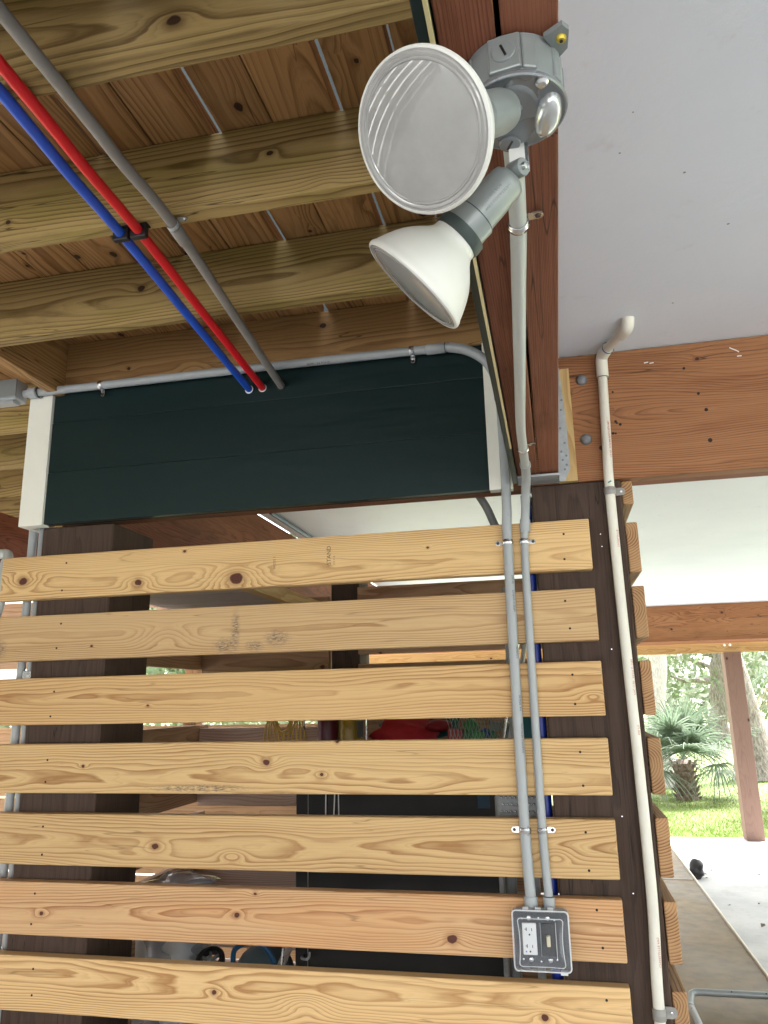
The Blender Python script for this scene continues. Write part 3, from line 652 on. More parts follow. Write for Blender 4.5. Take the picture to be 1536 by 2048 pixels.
bp = hang('water_pipe', 'blue plastic water pipe slung under the joists', blue_pex, .0112, (0, -.958, -.979, -1.004), 'plastic water pipes under the joists')
rp = hang('water_pipe', 'red plastic water pipe slung under the joists', red_pex, .0112, (0, -.921, -.936, -.959), 'plastic water pipes under the joists')
gp_ = hang('conduit', 'dusty grey conduit beside the red and blue pipes under the joists', pvc_warm, .0118, (0, -.852, -.853, -.897), None)
for p, x in ((bp, -.979), (rp, -.936)):
    obox('clamp', (x, -.79, 2.605), (1, 0, 0), (0, 1, 0), (0, 0, 1), .0185, .007, .016, black_p, p, .002)
    obox('clamp_ear', (x - .0, -.79, 2.618), (1, 0, 0), (0, 1, 0), (0, 0, 1), .021, .010, .002, black_p, p, .001)
strap(gp_, (-.853, -.795, 2.6045), (0, 1, 0), (1, 0, 0), (0, 0, -1), .0118, galv); ringj(gp_, (-.855, -.76, 2.603), (-.02, 1, -.05), .0118, .05, pvc_warm)

# -- white PVC drain pipe
wp = thing('pvc_pipe', 'white plastic pipe with red print down the corner post, elbowed up into the ceiling', 'pipe', (.07, .02, 1.2))
rW = .01335
tube('pipe', smoothpath([(.0745, .0215, 2.50), (.0685, .0215, 2.30), (.0645, .0215, 2.15), (.0665, .0215, 1.8), (.0715, .0215, 1.4), (.072, .0215, 1.1), (.063, .0215, .855), (.061, .0215, .3), (.061, .0215, 0)], 5), rW, white_pvc, wp, 20)
tube('elbow', fillet([(.0750, .0215, 2.49), (.0755, .0195, 2.552), (.092, -.025, 2.5585)], .02, 8), rW + .0035, white_pvc, wp, 22)
tube('pipe', [(.090, -.02, 2.558), (.127, -.125, 2.5565)], rW, white_pvc, wp, 20)
tube('elbow', fillet([(.122, -.105, 2.5555), (.1355, -.150, 2.554), (.138, -.156, 2.5795)], .018, 8), rW + .0035, white_pvc, wp, 22)
lathe('primer_ring', [(rW + .0037, -.003), (rW + .0045, 0), (rW + .0037, .003)], (.0925, -.0265, 2.5584), (.037, -.105, 0), primer, wp, 24, cap=False)
lathe('primer_ring', [(rW + .0038, -.001), (rW + .0038, .001)], (.075, .0215, 2.489), (0, 0, 1), ink, wp, 24, cap=False)
strap(wp, (.0647, .0215, 2.151), (0, 0, 1), (1, 0, 0), (0, -1, 0), rW, pvc_warm, .027, .022); strap(wp, (.063, .0215, .862), (0, 0, 1), (1, 0, 0), (0, -1, 0), rW, pvc_warm, .027, .026)
for (s, zz, x) in (('CHARLOTTE PIPE', 2.285, .069), ('1/2 IN  SCH 40  PVC 1120  ASTM', 2.245, .0685), ('CHARLOTTE', 1.99, .0655), ('PVC 1120   ASTM D 1785', 1.60, .070), ('600 PSI', 1.50, .0715), ('CHARLOTTE PIPE', .965, .068)):
    L = len(s) * .006
    text_pipe('print', s, .0085, (x, .0215, zz), (0, 0, 1), (.55, -.83, 0), rW + .0006, redink, wp)
obox('primer_mark', (.0655, .0078, 2.175), (1, 0, .5), (0, 1, 0), (-.5, 0, 1), .005, .0006, .002, plain('teal_mark', (.02, .25, .22), .5), wp, .0003, 1)

# ================================================================== FLOOD LIGHT
fl_ = thing('flood_light', 'twin bulb flood light on a round grey box screwed under the red beam', 'flood light', (-.113, -1.475, 2.19))
BXC = Vector((-.1160, -1.482, 2.19)); DN = Vector((0, 0, -1))
box = lathe('round_box', [(.0465, .0005), (.0465, .006), (.0458, .040)], BXC, DN, alu_paint, fl_, 56)
for ang in (-98, -70, -150, -30, 10, 60, 140):   # ribs and bosses on the wall of the box
    a = R_(ang); d = Vector((math.cos(a), math.sin(a), 0)); tt = Vector((-math.sin(a), math.cos(a), 0))
    if ang == -98: hw = .0150
    elif ang == -70: hw = .007
    else: hw = .006
    obox('boss', BXC + d * (.0418 if hw > .008 else .0455) + DN * .0205, tt, d, DN, hw, .006 if hw > .008 else .0025, .019, alu_paint, box, .002)
a = R_(-98); d = Vector((math.cos(a), math.sin(a), 0)); tt = Vector((-math.sin(a), math.cos(a), 0))
pl = lathe('plug', [(.0112, -.0015), (.0112, .0008), (.0105, .0016), (.0001, .0017)], BXC + d * .0480 + DN * .020, d, alu_paint, box, 32)
obox('slot', BXC + d * .0499 + DN * .020, (tt * .35 + DN).normalized(), d, (tt - DN * .35).normalized(), .0065, .0007, .0011, black_p, pl, .0003, 1)
# mounting lug with a brass screw
lug = [(-.086, -1.523), (-.0695, -1.533), (-.0635, -1.526), (-.0645, -1.506), (-.072, -1.497)]
vs = [(x, y, 2.1885) for x, y in lug] + [(x, y, 2.183) for x, y in lug]; n = len(lug)
mesh_obj('lug', vs, [tuple(range(n)), tuple(range(2 * n - 1, n - 1, -1))] + [(i, i + n, (i + 1) % n + n, (i + 1) % n) for i in range(n)], alu_paint, box)
lathe('lug_screw', [(.0001, .004), (.0035, .0035), (.005, .001), (.005, 0)], (-.0705, -1.519, 2.183), DN, brass, box, 20)
lathe('screw_slot', [(.0001, .0045), (.0016, .0044), (.0018, .003)], (-.0705, -1.519, 2.183), DN, black_p, box, 12)
lathe('gasket', [(.0455, .040), (.0458, .0425)], BXC, DN, black_p, fl_, 56)
cov = lathe('cover', [(.0470, .0425), (.0488, .0435), (.0492, .0470), (.0482, .0485), (.0468, .0487), (.0458, .0475), (.0001, .0475)], BXC, DN, alu_cover, fl_, 64)
CZ = 2.19 - .0475
# raised shapes on the cover
def dome(nm, x, y, rx, ry, h, rot, mat, par, top=.55):
    vs = []; fs = []; n = 28; prof = [(1., 0), (.97, .35), (.88, .75), (top, 1.), (.0001, 1.06)]
    for (r, hh) in prof:
        for k in range(n):
            t = 2 * math.pi * k / n; px = rx * r * math.cos(t); py = ry * r * math.sin(t)
            vs.append((x + px * math.cos(rot) - py * math.sin(rot), y + px * math.sin(rot) + py * math.cos(rot), CZ - h * hh))
    for i in range(len(prof) - 1):
        for k in range(n): k2 = (k + 1) % n; fs.append((i * n + k, i * n + k2, (i + 1) * n + k2, (i + 1) * n + k))
    o = mesh_obj(nm, vs, fs, mat, par); autosmooth(o, 60); return o
dome('hub', -.086, -1.476, .0125, .026, .013, R_(12), plain('hub_glint_metal', (.55, .57, .58), .16, metal=.6, var=.05), cov)  # real boss; its pale colour carries the white reflection seen on it
dome('raised_panel', -.117, -1.478, .024, .040, .003, R_(5), alu_cover, cov, .9)
lathe('cover_screw', [(.0001, .0055), (.004, .005), (.0062, .0025), (.0062, 0)], (-.0905, -1.517, CZ), DN, zinc, cov, 20)
pg = lathe('plug', [(.0105, .0), (.0105, .005), (.0098, .0058), (.0001, .0058)], (-.1235, -1.447, CZ), DN, alu_cover, cov, 32)
obox('slot', (-.1235, -1.447, CZ - .0060), (.45, -.9, 0), (.9, .45, 0), (0, 0, 1), .0062, .0011, .0005, black_p, pg, .0002, 1)
for (x, y) in ((-.078, -1.447), (-.0815, -1.444)): lathe('drain_hole', [(.0016, .0008), (.0001, .0009)], (x, y, CZ), DN, black_p, cov, 10)
text_flat('mark', 'E26', .006, (-.128, -1.523, CZ - .0006), (1, 0, 0), (0, -1, 0), alu_paint, cov)

def lamp(C, base, label):
    C = Vector(C); base = Vector(base); ax = (base - C).normalized(); L = (base - C).length
    hl = 'lamp_head'
    body = lathe('bulb', [(.0570, .0015), (.0585, .0), (.0604, .0012), (.0610, .0035), (.0604, .0058), (.0587, .0085), (.0568, .0135), (.0543, .0195), (.0508, .0270), (.0468, .0340), (.0412, .0415), (.0352, .0480), (.0302, .053), (.0270, .0570), (.0254, .0600), (.0248, .070)], C, ax, bulb_w, fl_, 64, cap=False)
    body['label'] = label
    lathe('lens', [(.0001, -.0035), (.02, -.0032), (.04, -.0018), (.0505, .0), (.0512, -.0008), (.0522, -.0008), (.053, .0002), (.0545, -.0006), (.0556, -.0005), (.0565, .0005), (.0583, .0004)], C, ax, lens_m, body, 64, cap=False)
    return ax, L, body
ax1, L1, b1 = lamp((-.1896, -1.6077, 2.0316), (-.117, -1.492, 2.141), 'large floodlight bulb with its lens facing the camera')
C1 = Vector((-.1896, -1.6077, 2.0316))
lathe('gasket', [(.0215, .064), (.0255, .065), (.0262, .069), (.0256, .078), (.0215, .080)], C1, ax1, gasket, fl_, 40)
h1 = lathe('lamp_holder', [(.0215, .0795), (.0215, .092), (.0205, .094), (.0203, .098), (.0200, .140), (.0185, .150), (.012, .156), (.0001, .158)], C1, ax1, alu_paint, fl_, 48)
lathe('knuckle', [(.009, .150), (.009, .172), (.008, .178)], C1, ax1, zinc, h1, 24)
C2 = Vector((-.2312, -1.4260, 2.0062)); B2 = Vector((-.1186, -1.4385, 2.1120))
ax2, L2, b2 = lamp(C2, B2, 'lower floodlight bulb seen from the side, pointing down to the left')
lathe('gasket', [(.0215, .064), (.0262, .065), (.0270, .068), (.0266, .0765), (.0215, .0780)], C2, ax2, gasket, fl_, 40)
h2 = lathe('lamp_holder', [(.0228, .0770), (.0226, .094), (.0206, .0955), (.0203, .098), (.0190, .138), (.0178, .143), (.0130, .147), (.0001, .149)], C2, ax2, alu_paint, fl_, 48)
lathe('seam', [(.0224, .094), (.0224, .0953)], C2, ax2, gasket, h2, 40, cap=False)
e2 = C2 + ax2 * .150
lathe('knuckle', [(.0001, -.0085), (.0085, -.0085), (.0092, -.007), (.0092, .007), (.0085, .0085), (.0001, .0085)], e2 + Vector((.004, 0, .006)), (.75, -.62, -.2), alu_paint, h2, 28)
lathe('pivot_screw', [(.0001, .004), (.003, .0035), (.0042, .001), (.0042, -.001)], e2 + Vector((.004, 0, .006)) + Vector((.75, -.62, -.2)).normalized() * .0085, (.75, -.62, -.2), zinc, h2, 16)
obox('arm', (-.1145, -1.4365, 2.131), (0, 0, 1), (1, 0, 0), (0, 1, 0), .018, .0085, .004, zinc, fl_, .001)
lb_ = obox('rating_label', (-.1175, -1.4412, 2.132), (0, 0, 1), (1, 0, 0), (0, 1, 0), .011, .0078, .0006, white_pl, fl_, .0002, 1)
def htext(s, size, C, ax, face, s0, r, up):
    text_pipe('embossing', s, size, C + ax * s0, ax, face, r, alu_cover, h2)
vdir = (Vector((-.116, -2.115, 1.6)) - C2)
htext('SUITABLE FOR', .0045, C2, ax2, vdir + Vector((-.15, 0, .05)), .100, .0203, 0); htext('WET LOCATIONS', .0045, C2, ax2, vdir + Vector((.1, 0, -.1)), .100, .0203, 0)

# ================================================================== OUTLET BOX
ob_ = thing('outlet_box', 'weatherproof outlet and switch box with a clear cover, low on the slats', 'outlet box', (-.198, -.03, 1.03))
xa, xb, za, zb = -.2635, -.1335, .966, 1.094
bd('back_box', xa + .004, xb - .004, -.030, .0, za + .004, zb - .002, pvc_grey, ob_, bev=.004)
bd('cover_base', xa, xb, -.038, -.0302, za, zb, plain('dark_grey_plastic', (.035, .038, .048), .4), ob_, bev=.002)
for k, xx in enumerate((-.2205, -.1765)):
    ringj(ob_, (xx + (.001 if k == 0 else .001), -.0155, 1.106), (0, 0, 1), rB if k else rA, .026, pvc_grey, 'box_connector', .0035)
rc = bd('receptacle', -.2435, -.2095, -.0445, -.0381, .995, 1.0655, white_pl, ob_, bev=.002)
for zc in (1.048, 1.011):
    bd('slot', -.2345, -.2325, -.0450, -.0443, zc, zc + .0075, black_p, rc, bev=0); bd('slot', -.2375, -.2346, -.0450, -.0443, zc + .003, zc + .0045, black_p, rc, bev=0)
    bd('slot', -.2215, -.2198, -.0450, -.0443, zc, zc + .0065, black_p, rc, bev=0)
    lathe('ground_hole', [(.0001, -.0006), (.0022, -.0005), (.0022, .0)], (-.2265, -.0445, zc - .008), (0, 1, 0), black_p, rc, 12)
bd('light_dot', -.2375, -.2345, -.0450, -.0443, 1.001, 1.004, blue_pex, rc, bev=0)
spl = bd('switch_plate', -.1965, -.1655, -.0430, -.0381, .994, 1.066, black_p, ob_, bev=.001)
bd('toggle', -.1862, -.1772, -.056, -.0431, 1.017, 1.041, plain('ivory_plastic', (.70, .62, .42), .35), spl, bev=.002)
bd('plate_edge', -.1640, -.1628, -.047, -.0381, .990, 1.068, white_pl, ob_, bev=.0003)
bd('plate_edge', -.2005, -.1993, -.047, -.0381, .994, 1.066, pvc_grey, ob_, bev=.0003)
for (x, z) in ((-.2265, 1.076), (-.181, 1.076), (-.2255, .984), (-.180, .984), (-.243, 1.075), (-.165, 1.073), (-.244, .985), (-.164, .986), (-.203, 1.077), (-.202, .981)):
    r = .0055 if abs(x + .226) < .002 or abs(x + .1805) < .002 else .0028
    lathe('screw', [(.0001, -.003), (r * .7, -.0026), (r, -.001), (r, .001)], (x, -.0385, z), (0, 1, 0), zinc, ob_, 14)
def mk_clear():
    t = NT('clear_cover_plastic'); lw_ = t.n('ShaderNodeLayerWeight'); lw_.inputs[0].default_value = .35
    tr = t.n('ShaderNodeBsdfTransparent'); tr.inputs[0].default_value = (.93, .94, .96, 1)
    t.b.inputs['Base Color'].default_value = (.75, .77, .80, 1); t.b.inputs['Roughness'].default_value = .12
    mx = t.n('ShaderNodeMixShader'); f = t.m_('ADD', .05, t.m_('MULTIPLY', lw_.outputs['Facing'], .55)); t.put(mx.inputs[0], f)
    t.t.links.new(tr.outputs[0], mx.inputs[1]); t.t.links.new(t.b.outputs[0], mx.inputs[2]); t.t.links.new(mx.outputs[0], t.out.inputs[0]); return t.m
clear = mk_clear()
def rr(x0, x1, z0, z1, r, y, n=5, pinch=0.):
    P = []
    for (cx_, cz_, a0) in ((x1 - r, z1 - r, 0), (x0 + r, z1 - r, 90), (x0 + r, z0 + r, 180), (x1 - r, z0 + r, 270)):
        for k in range(n + 1):
            a = R_(a0 + 90 * k / n); P.append((cx_ + r * math.cos(a), y, cz_ + r * math.sin(a)))
    # subdivide the long sides so that they can curve in
    Q = []; m = len(P)
    for i in range(m):
        a, b = Vector(P[i]), Vector(P[(i + 1) % m]); Q.append(a)
        if (b - a).length > .03:
            for k in range(1, 8): Q.append(a.lerp(b, k / 8))
    out = []
    xc, zc = (x0 + x1) / 2, (z0 + z1) / 2; hx, hz = (x1 - x0) / 2, (z1 - z0) / 2
    for v in Q:
        u, w = (v.x - xc) / hx, (v.z - zc) / hz
        out.append((xc + hx * u * (1 - pinch * (1 - w * w) * (1 if abs(u) > .8 else 0)), v.y, zc + hz * w * (1 - pinch * .25 * (1 - u * u) * (1 if abs(w) > .8 else 0))))
    return out
def loft(nm, loops, mat, par, cap=True):
    n = len(loops[0]); vs = [v for l in loops for v in l]; fs = []
    for i in range(len(loops) - 1):
        for k in range(n): k2 = (k + 1) % n; fs.append((i * n + k, i * n + k2, (i + 1) * n + k2, (i + 1) * n + k))
    if cap: fs.append(tuple((len(loops) - 1) * n + k for k in range(n)))
    o = mesh_obj(nm, vs, fs, mat, par); autosmooth(o, 30); return o
cvr = loft('clear_cover', [rr(xa - .003, xb + .003, za - .003, zb + .004, .008, -.034), rr(xa - .003, xb + .003, za - .003, zb + .004, .008, -.050),
      rr(xa, xb, za, zb, .009, -.062), rr(xa + .008, xb - .008, za + .008, zb - .010, .009, -.0665, pinch=.0), rr(xa + .010, xb - .010, za + .010, zb - .012, .009, -.0640, pinch=.09),
      rr(xa + .012, xb - .012, za + .012, zb - .014, .009, -.0700, pinch=.10), rr(xa + .022, xb - .022, za + .024, zb - .026, .012, -.0750)], clear, ob_)
edge_m = plain('frosted_plastic_edge', (.62, .64, .66), .25, var=.05)
def looptube(nm, L, r, mat, par): 
    return tube(nm, L + [L[0]], r, mat, par, 6)
looptube('cover_rim', rr(xa - .0015, xb + .0015, za - .0015, zb + .0025, .009, -.058), .0018, edge_m, cvr)
looptube('cover_rim', rr(xa + .010, xb - .010, za + .010, zb - .012, .009, -.0672, pinch=.085), .0009, edge_m, cvr)
for k in range(3): bd('hinge', -.240 + k * .030, -.226 + k * .030, -.046, -.034, zb + .001, zb + .0065, edge_m, cvr, bev=.001)
bd('latch', -.158, -.141, -.052, -.036, za - .010, za - .002, edge_m, cvr, bev=.001)

# ================================================================== THINGS INSIDE THE ENCLOSURE
bpz = thing('blue_pole', 'dark blue round pole standing just left of the corner post', 'pole', (-.185, .34, 0))
tube('shaft', [(-.168, .075, .02), (-.168, .075, 2.17)], .0145, blue_pole, bpz, 16)
tag(tube('white_pole', [(-.1535, .10, 1.85), (-.1535, .10, 2.17)], .003, white_pl, None, 8), 'thin white rod beside the blue pole', 'rod')
blk = plain('black_cabinet_paint', (.0012, .0012, .0015), .5, var=.1)
cab = thing('cabinet', 'tall black cabinet standing behind the right half of the front slats', 'cabinet', (-.69, .75, 0))
bd('body', -1.027, -.335, .56, 1.05, 0, 1.425, blk, cab, bev=.004)
bd('door', -1.025, -.985, .545, .559, .02, 1.41, blk, cab, bev=.002); bd('door', -.981, -.338, .545, .559, .02, 1.41, blk, cab, bev=.002)
bd('seam_strip', -.9845, -.9815, .548, .556, .02, 1.41, pvc_warm, cab, bev=0)
tube('hook', smoothpath([(-1.0, .544, .790), (-.995, .52, .790), (-.975, .51, .79), (-.965, .508, .798), (-.964, .508, .812)], 4), .004, galv, cab, 8)
bd('blue_sticker', -.40, -.36, .5435, .5449, 1.25, 1.40, plain('blue_tape', (.01, .05, .09), .5), cab, bev=0)
for k, (x, w_) in enumerate(((-.915, 0), (-.887, .004), (-.868, -.003))):
    tag(tube('cord', smoothpath([(x, .54, 1.45), (x + w_, .536, 1.33), (x - .002, .538, 1.2), (x + .004, .538, 1.14)], 4), .0022, white_pl, None, 8), ('left', 'middle', 'right')[k] + ' one of three thin white cords hanging over the black cabinet', 'cord', 'thin white cords over the black cabinet')
ld = thing('step_ladder', 'aluminium step ladder with a perforated top step beside the black cabinet', 'step ladder', (-.27, .46, 0))
bd('rail', -.335, -.318, .44, .47, 0, 1.30, galv, ld, 'z', bev=.003); bd('rail', -.312, -.283, .452, .478, 0, 1.28, alu_paint, ld, 'z', bev=.004)
tp = bd('top_step', -.333, -.185, .430, .455, 1.235, 1.325, galv, ld, bev=.012, segs=3)
for r_ in range(3):
    for k in range(9): lathe('stud', [(.0048, .001), (.0048, -.002), (.003, -.003), (.0001, -.0033)], (-.313 + k * .0135 + (r_ % 2) * .004, .430, 1.298 - r_ * .021), (0, 1, 0), zinc, tp, 10)
for z in (.25, .5, .75, 1.0): bd('step', -.282, -.215, .44, .475, z, z + .02, galv, ld, bev=.002)
bd('rail', -.235, -.212, .452, .478, 0, 1.23, galv, ld, 'z', bev=.003)
fold = thing('folding_chair', 'folded aluminium tubes leaning inside between the conduits', 'folding chair', (-.25, .42, 1.5))
tube('tube', [(-.30, .50, 1.45), (-.215, .49, 1.9)], .009, zinc, fold, 12); tube('tube', [(-.285, .52, 1.45), (-.185, .52, 1.9)], .008, white_pl, fold, 12); tube('tube', [(-.262, .40, 1.45), (-.262, .40, 1.95)], .010, pvc_grey, fold, 12)
dim = lambda n, c, r=.5: plain(n, c, r, var=.15)
CT = 1.4252
mc = thing('canister', 'maroon cylinder standing on the black cabinet, left of the yellow one', 'canister', (-.93, .70, CT), 'canisters on the cabinet')
lathe('body', [(.036, 0), (.037, .004), (.037, .13), (.03, .15), (.012, .156)], (-.945, .66, CT), (0, 0, 1), dim('maroon_paint', (.10, .010, .025), .35), mc, 28)
yc = thing('canister', 'yellow cylinder standing on the black cabinet beside the maroon one', 'canister', (-.85, .70, CT), 'canisters on the cabinet')
lathe('body', [(.040, 0), (.041, .004), (.041, .13), (.03, .15), (.012, .156)], (-.862, .66, CT), (0, 0, 1), dim('yellow_paint', (.30, .20, .025), .3), yc, 28)
bd('label', -.826, -.804, .624, .628, 1.475, 1.53, black_p, yc, bev=0)
tag(tube('chrome_rod', [(-.790, .62, CT), (-.790, .62, 1.60)], .004, zinc, None, 10), 'thin chrome rod standing right of the yellow cylinder', 'rod')
def blob(nm, c, s, mat, par=None, seed=0, fz=1., n=3, amp=.25):
    bm = bmesh.new(); bmesh.ops.create_icosphere(bm, subdivisions=n, radius=1.); rr_ = random.Random(seed)
    ph = [(rr_.uniform(1, 4), rr_.uniform(0, 6), Vector((rr_.gauss(0, 1), rr_.gauss(0, 1), rr_.gauss(0, 1))).normalized()) for _ in range(9)]
    for v in bm.verts:
        k = 1 + amp * sum(math.sin(f * 2.2 * v.co.dot(d) + p) for f, p, d in ph) / 4
        v.co = Vector((v.co.x * s[0] * k, v.co.y * s[1] * k, v.co.z * s[2] * k)) + Vector(c)
        if v.co.z < CT + .001 and c[2] > CT - .01 and c[2] < CT + .2: v.co.z = CT + .001
    for f in bm.faces: f.smooth = True
    vs = [v.co.copy() for v in bm.verts]; fs = [tuple(v.index for v in f.verts) for f in bm.faces]; bm.free()
    return mesh_obj(nm, vs, fs, mat, par, smooth=True)
tag(blob('red_bag', (-.66, .68, 1.475), (.115, .07, .062), dim('red_cloth', (.33, .006, .012), .7), seed=3), 'crumpled bright red bag lying on the black cabinet', 'bag')
tag(blob('red_glove', (-.535, .66, 1.508), (.048, .05, .022), dim('dark_red_cloth', (.22, .005, .012), .6), seed=5, amp=.1), 'rounded dark red glove on top of the pile, right of the red bag', 'glove')
tag(blob('teal_cloth', (-.62, .76, 1.51), (.13, .05, .055), dim('teal_cloth', (.01, .10, .10), .7), seed=8), 'teal cloth behind the red bag', 'cloth')
nb = thing('net_bag', 'net bag of green and blue toys on the right of the cabinet top', 'net bag', (-.42, .66, CT))
for k, (x, z, s, c) in enumerate(((-.475, 1.478, .026, (.38, .03, .03)), (-.445, 1.47, .022, (.02, .17, .03)), (-.42, 1.505, .026, (.03, .25, .05)), (-.395, 1.468, .024, (.03, .30, .06)), (-.378, 1.478, .02, (.01, .07, .35)), (-.355, 1.475, .022, (.02, .22, .07)), (-.335, 1.505, .02, (.25, .27, .28)))):
    obox('toy', (x, .64 + .01 * (k % 3), z), (math.cos(k), 0, math.sin(k) * .5), (0, 1, 0), (-math.sin(k) * .5, 0, math.cos(k)), s, s * .8, s * .8, dim('toy_plastic_%d' % k, c, .3), nb, .004)
netm = dim('net_cord', (.30, .42, .38), .5)
random.seed(3)
for k in range(16):
    x = -.50 + k * .0125; tube('net_cord', smoothpath([(x, .612, 1.43), (x + .012, .602, 1.48), (x + .02, .607, 1.53), (x + .035, .63, 1.56)], 3), .0009, netm, nb, 5)
    tube('net_cord', smoothpath([(x + .03, .611, 1.43), (x + .015, .601, 1.48), (x, .606, 1.53), (x - .02, .63, 1.55)], 3), .0009, netm, nb, 5)
tag(bd('teal_box', -.29, -.198, .56, .70, 1.33, 1.60, dim('teal_plastic', (.01, .14, .17), .4), bev=.004), 'teal plastic box behind the two conduits', 'box')
# yellow cord hanging on the back wall
yc2 = thing('extension_cord', 'coiled yellow cord hanging from a hook on the back slats', 'cord', (-1.31, 1.22, 1.5))
cordm = plain('yellow_cord', (.62, .42, .08), .4)
for k in range(6):
    for sx in (-1, 1):
        x0_ = -1.315 + sx * (.082 - .0085 * k); x1_ = -1.315 + sx * (.095 - .018 * k)
        tube('strand', smoothpath([(x0_, 1.236 - .003 * k, 1.60), (x0_ - sx * .004, 1.232 - .003 * k, 1.53), (x1_, 1.226 - .003 * k, 1.46), (x1_ - sx * .012, 1.226, 1.36), (-1.315 + sx * .01, 1.224, 1.31)], 4), .0042, cordm, yc2, 8)
tube('strand', smoothpath([(-1.375, 1.222, 1.60), (-1.372, 1.22, 1.53), (-1.345, 1.218, 1.475), (-1.315, 1.217, 1.458), (-1.282, 1.218, 1.475), (-1.256, 1.22, 1.53), (-1.254, 1.222, 1.60)], 5), .0042, cordm, yc2, 8)
tube('strand', smoothpath([(-1.365, 1.212, 1.60), (-1.36, 1.21, 1.54), (-1.335, 1.208, 1.49), (-1.312, 1.207, 1.476), (-1.29, 1.208, 1.49), (-1.266, 1.21, 1.54), (-1.264, 1.212, 1.60)], 5), .0042, cordm, yc2, 8)
tube('hook', smoothpath([(-1.222, 1.258, 1.555), (-1.222, 1.235, 1.55), (-1.222, 1.22, 1.50), (-1.222, 1.228, 1.48), (-1.222, 1.24, 1.49)], 4), .004, zinc, yc2, 8)
# steel pot with a plastic sheet on top, wheel, tub, cart
steel = plain('brushed_steel', (.72, .75, .80), .28, metal=.65, var=.1, nscale=8)
pt = thing('steel_bin', 'shiny steel bin behind the lowest slat gap at left', 'bin', (-1.49, .55, 0))
lathe('body', [(.125, 0), (.128, .004), (.128, .955), (.131, .96), (.131, .968), (.127, .97)], (-1.49, .60, 0), (0, 0, 1), steel, pt, 48)
tag(blob('plastic_sheet', (-1.475, .60, .985), (.135, .13, .022), plain('grey_plastic_sheet', (.35, .36, .42), .15, var=.2), seed=12, amp=.35), 'crumpled grey plastic sheet on top of the steel bin', 'sheet')
wh = thing('cart_wheel', 'black spoked wheel lying between the steel bin and the blue handled tub', 'wheel', (-1.30, .47, .79))
wa = Vector((.1, -.55, .8)); wc = Vector((-1.305, .50, .775))
lathe('tyre', [(.031, -.012), (.044, -.012), (.048, -.008), (.048, .008), (.044, .012), (.031, .012), (.031, -.012)], wc, wa, black_p, wh, 32, cap=False)
lathe('hub', [(.008, -.01), (.009, .010), (.0001, .011)], wc, wa, alu_paint, wh, 16)
a_, u_, w_ = basis(wa)
for k in range(6):
    d = u_ * math.cos(k * math.pi / 3) + w_ * math.sin(k * math.pi / 3); obox('spoke', wc + d * .019, d, a_.cross(d), a_, .014, .004, .005, alu_paint, wh, .001)
tb_ = thing('tub', 'grey blue tub with a blue carrying handle behind the lowest slat gap', 'tub', (-1.14, .56, .6))
blob('body', (-1.145, .58, .70), (.105, .11, .115), dim('tub_plastic', (.10, .15, .18), .35), tb_, seed=2, amp=.0)
tube('handle', smoothpath([(-1.225, .50, .775), (-1.215, .49, .815), (-1.17, .485, .838), (-1.12, .487, .832), (-1.09, .495, .80), (-1.083, .50, .775)], 6), .0085, dim('blue_handle', (.012, .10, .24), .35), tb_, 12)
ct_ = thing('hand_cart', 'folded grey and silver cart frame leaning beside the black cabinet', 'cart', (-1.05, .48, .7))
obox('side_bar', (-1.068, .52, .76), (.45, 0, .9), (0, 1, 0), (-.9, 0, .45), .085, .012, .011, grey_w, ct_, .002)
tube('tube', [(-1.072, .47, .70), (-1.045, .47, .775), (-1.042, .475, .83)], .0045, zinc, ct_, 10); tube('tube', [(-1.10, .475, .765), (-1.035, .475, .762)], .004, white_pl, ct_, 8)
# ceiling bits seen above the top slat
tag(tube('blue_pipe', smoothpath([(-1.50, 1.50, 2.555), (-1.505, 2.1, 2.557), (-1.505, 3.5, 2.557)], 3), .012, dim('dull_blue', (.10, .16, .30), .4), None, 10), 'thin dull blue pipe fixed under the inner ceiling', 'pipe')
tag(tube('flexible_conduit', smoothpath([(-.345, .20, 2.30), (-.318, .20, 2.225), (-.29, .2, 2.17), (-.262, .2, 2.10), (-.22, .2, 2.04)], 6), .0125, plain('flex_grey', (.14, .15, .15), .5), None, 14), 'grey flexible conduit slanting under the inner ceiling beside the green panel', 'conduit')

# ================================================================== FOLDING TABLE outside on the right
tabm = plain('table_plastic', (.18, .132, .075), .55, var=.5, nscale=9, bump=.0008)
rimm = plain('table_rim', (.62, .57, .48), .4)
def table(y0, y1, label, legs):
    ft = thing('folding_table', label, 'folding table', (.52, (y0 + y1) / 2, .06), 'folding tables lying along the side slats')
    bd('top', .16, .885, y0, y1, .055, .085, tabm, ft, 'y', bev=.006)
    bd('rim', .8855, .897, y0 - .005, y1 + .005, .05, .1, rimm, ft, 'y', bev=.004); bd('rim', .148, .1595, y0 - .005, y1 + .005, .05, .1, rimm, ft, 'y', bev=.004)
    for (yb, s_) in legs:
        lg = tube('leg_frame', fillet([(.42, yb - .75 * s_, .10), (.405, yb - .12 * s_, .12), (.43, yb, .14), (.845, yb, .14), (.85, yb - .75 * s_, .10)], .05, 8), .0165, alu_paint, ft, 16)
        for x in (.62, .78): lathe('rivet_hole', [(.0001, -.0008), (.0035, -.0006), (.0038, .001)], (x, yb - .012, .153), (0, .6, -.8), black_p, lg, 10)
table(1.75, 5.2, 'brown stained folding table lying upside down, nearest the camera, its grey leg tube showing', ((2.43, 1),))
table(5.215, 6.9, 'second brown folding table lying end to end beyond the nearer one', ())
tag(blob('black_bundle', (.975, 5.7, .07), (.065, .10, .075), plain('black_bag_cloth', (.02, .018, .02), .7), seed=31, amp=.3), 'black bundle showing behind the far edge of the folding tables', 'bundle')

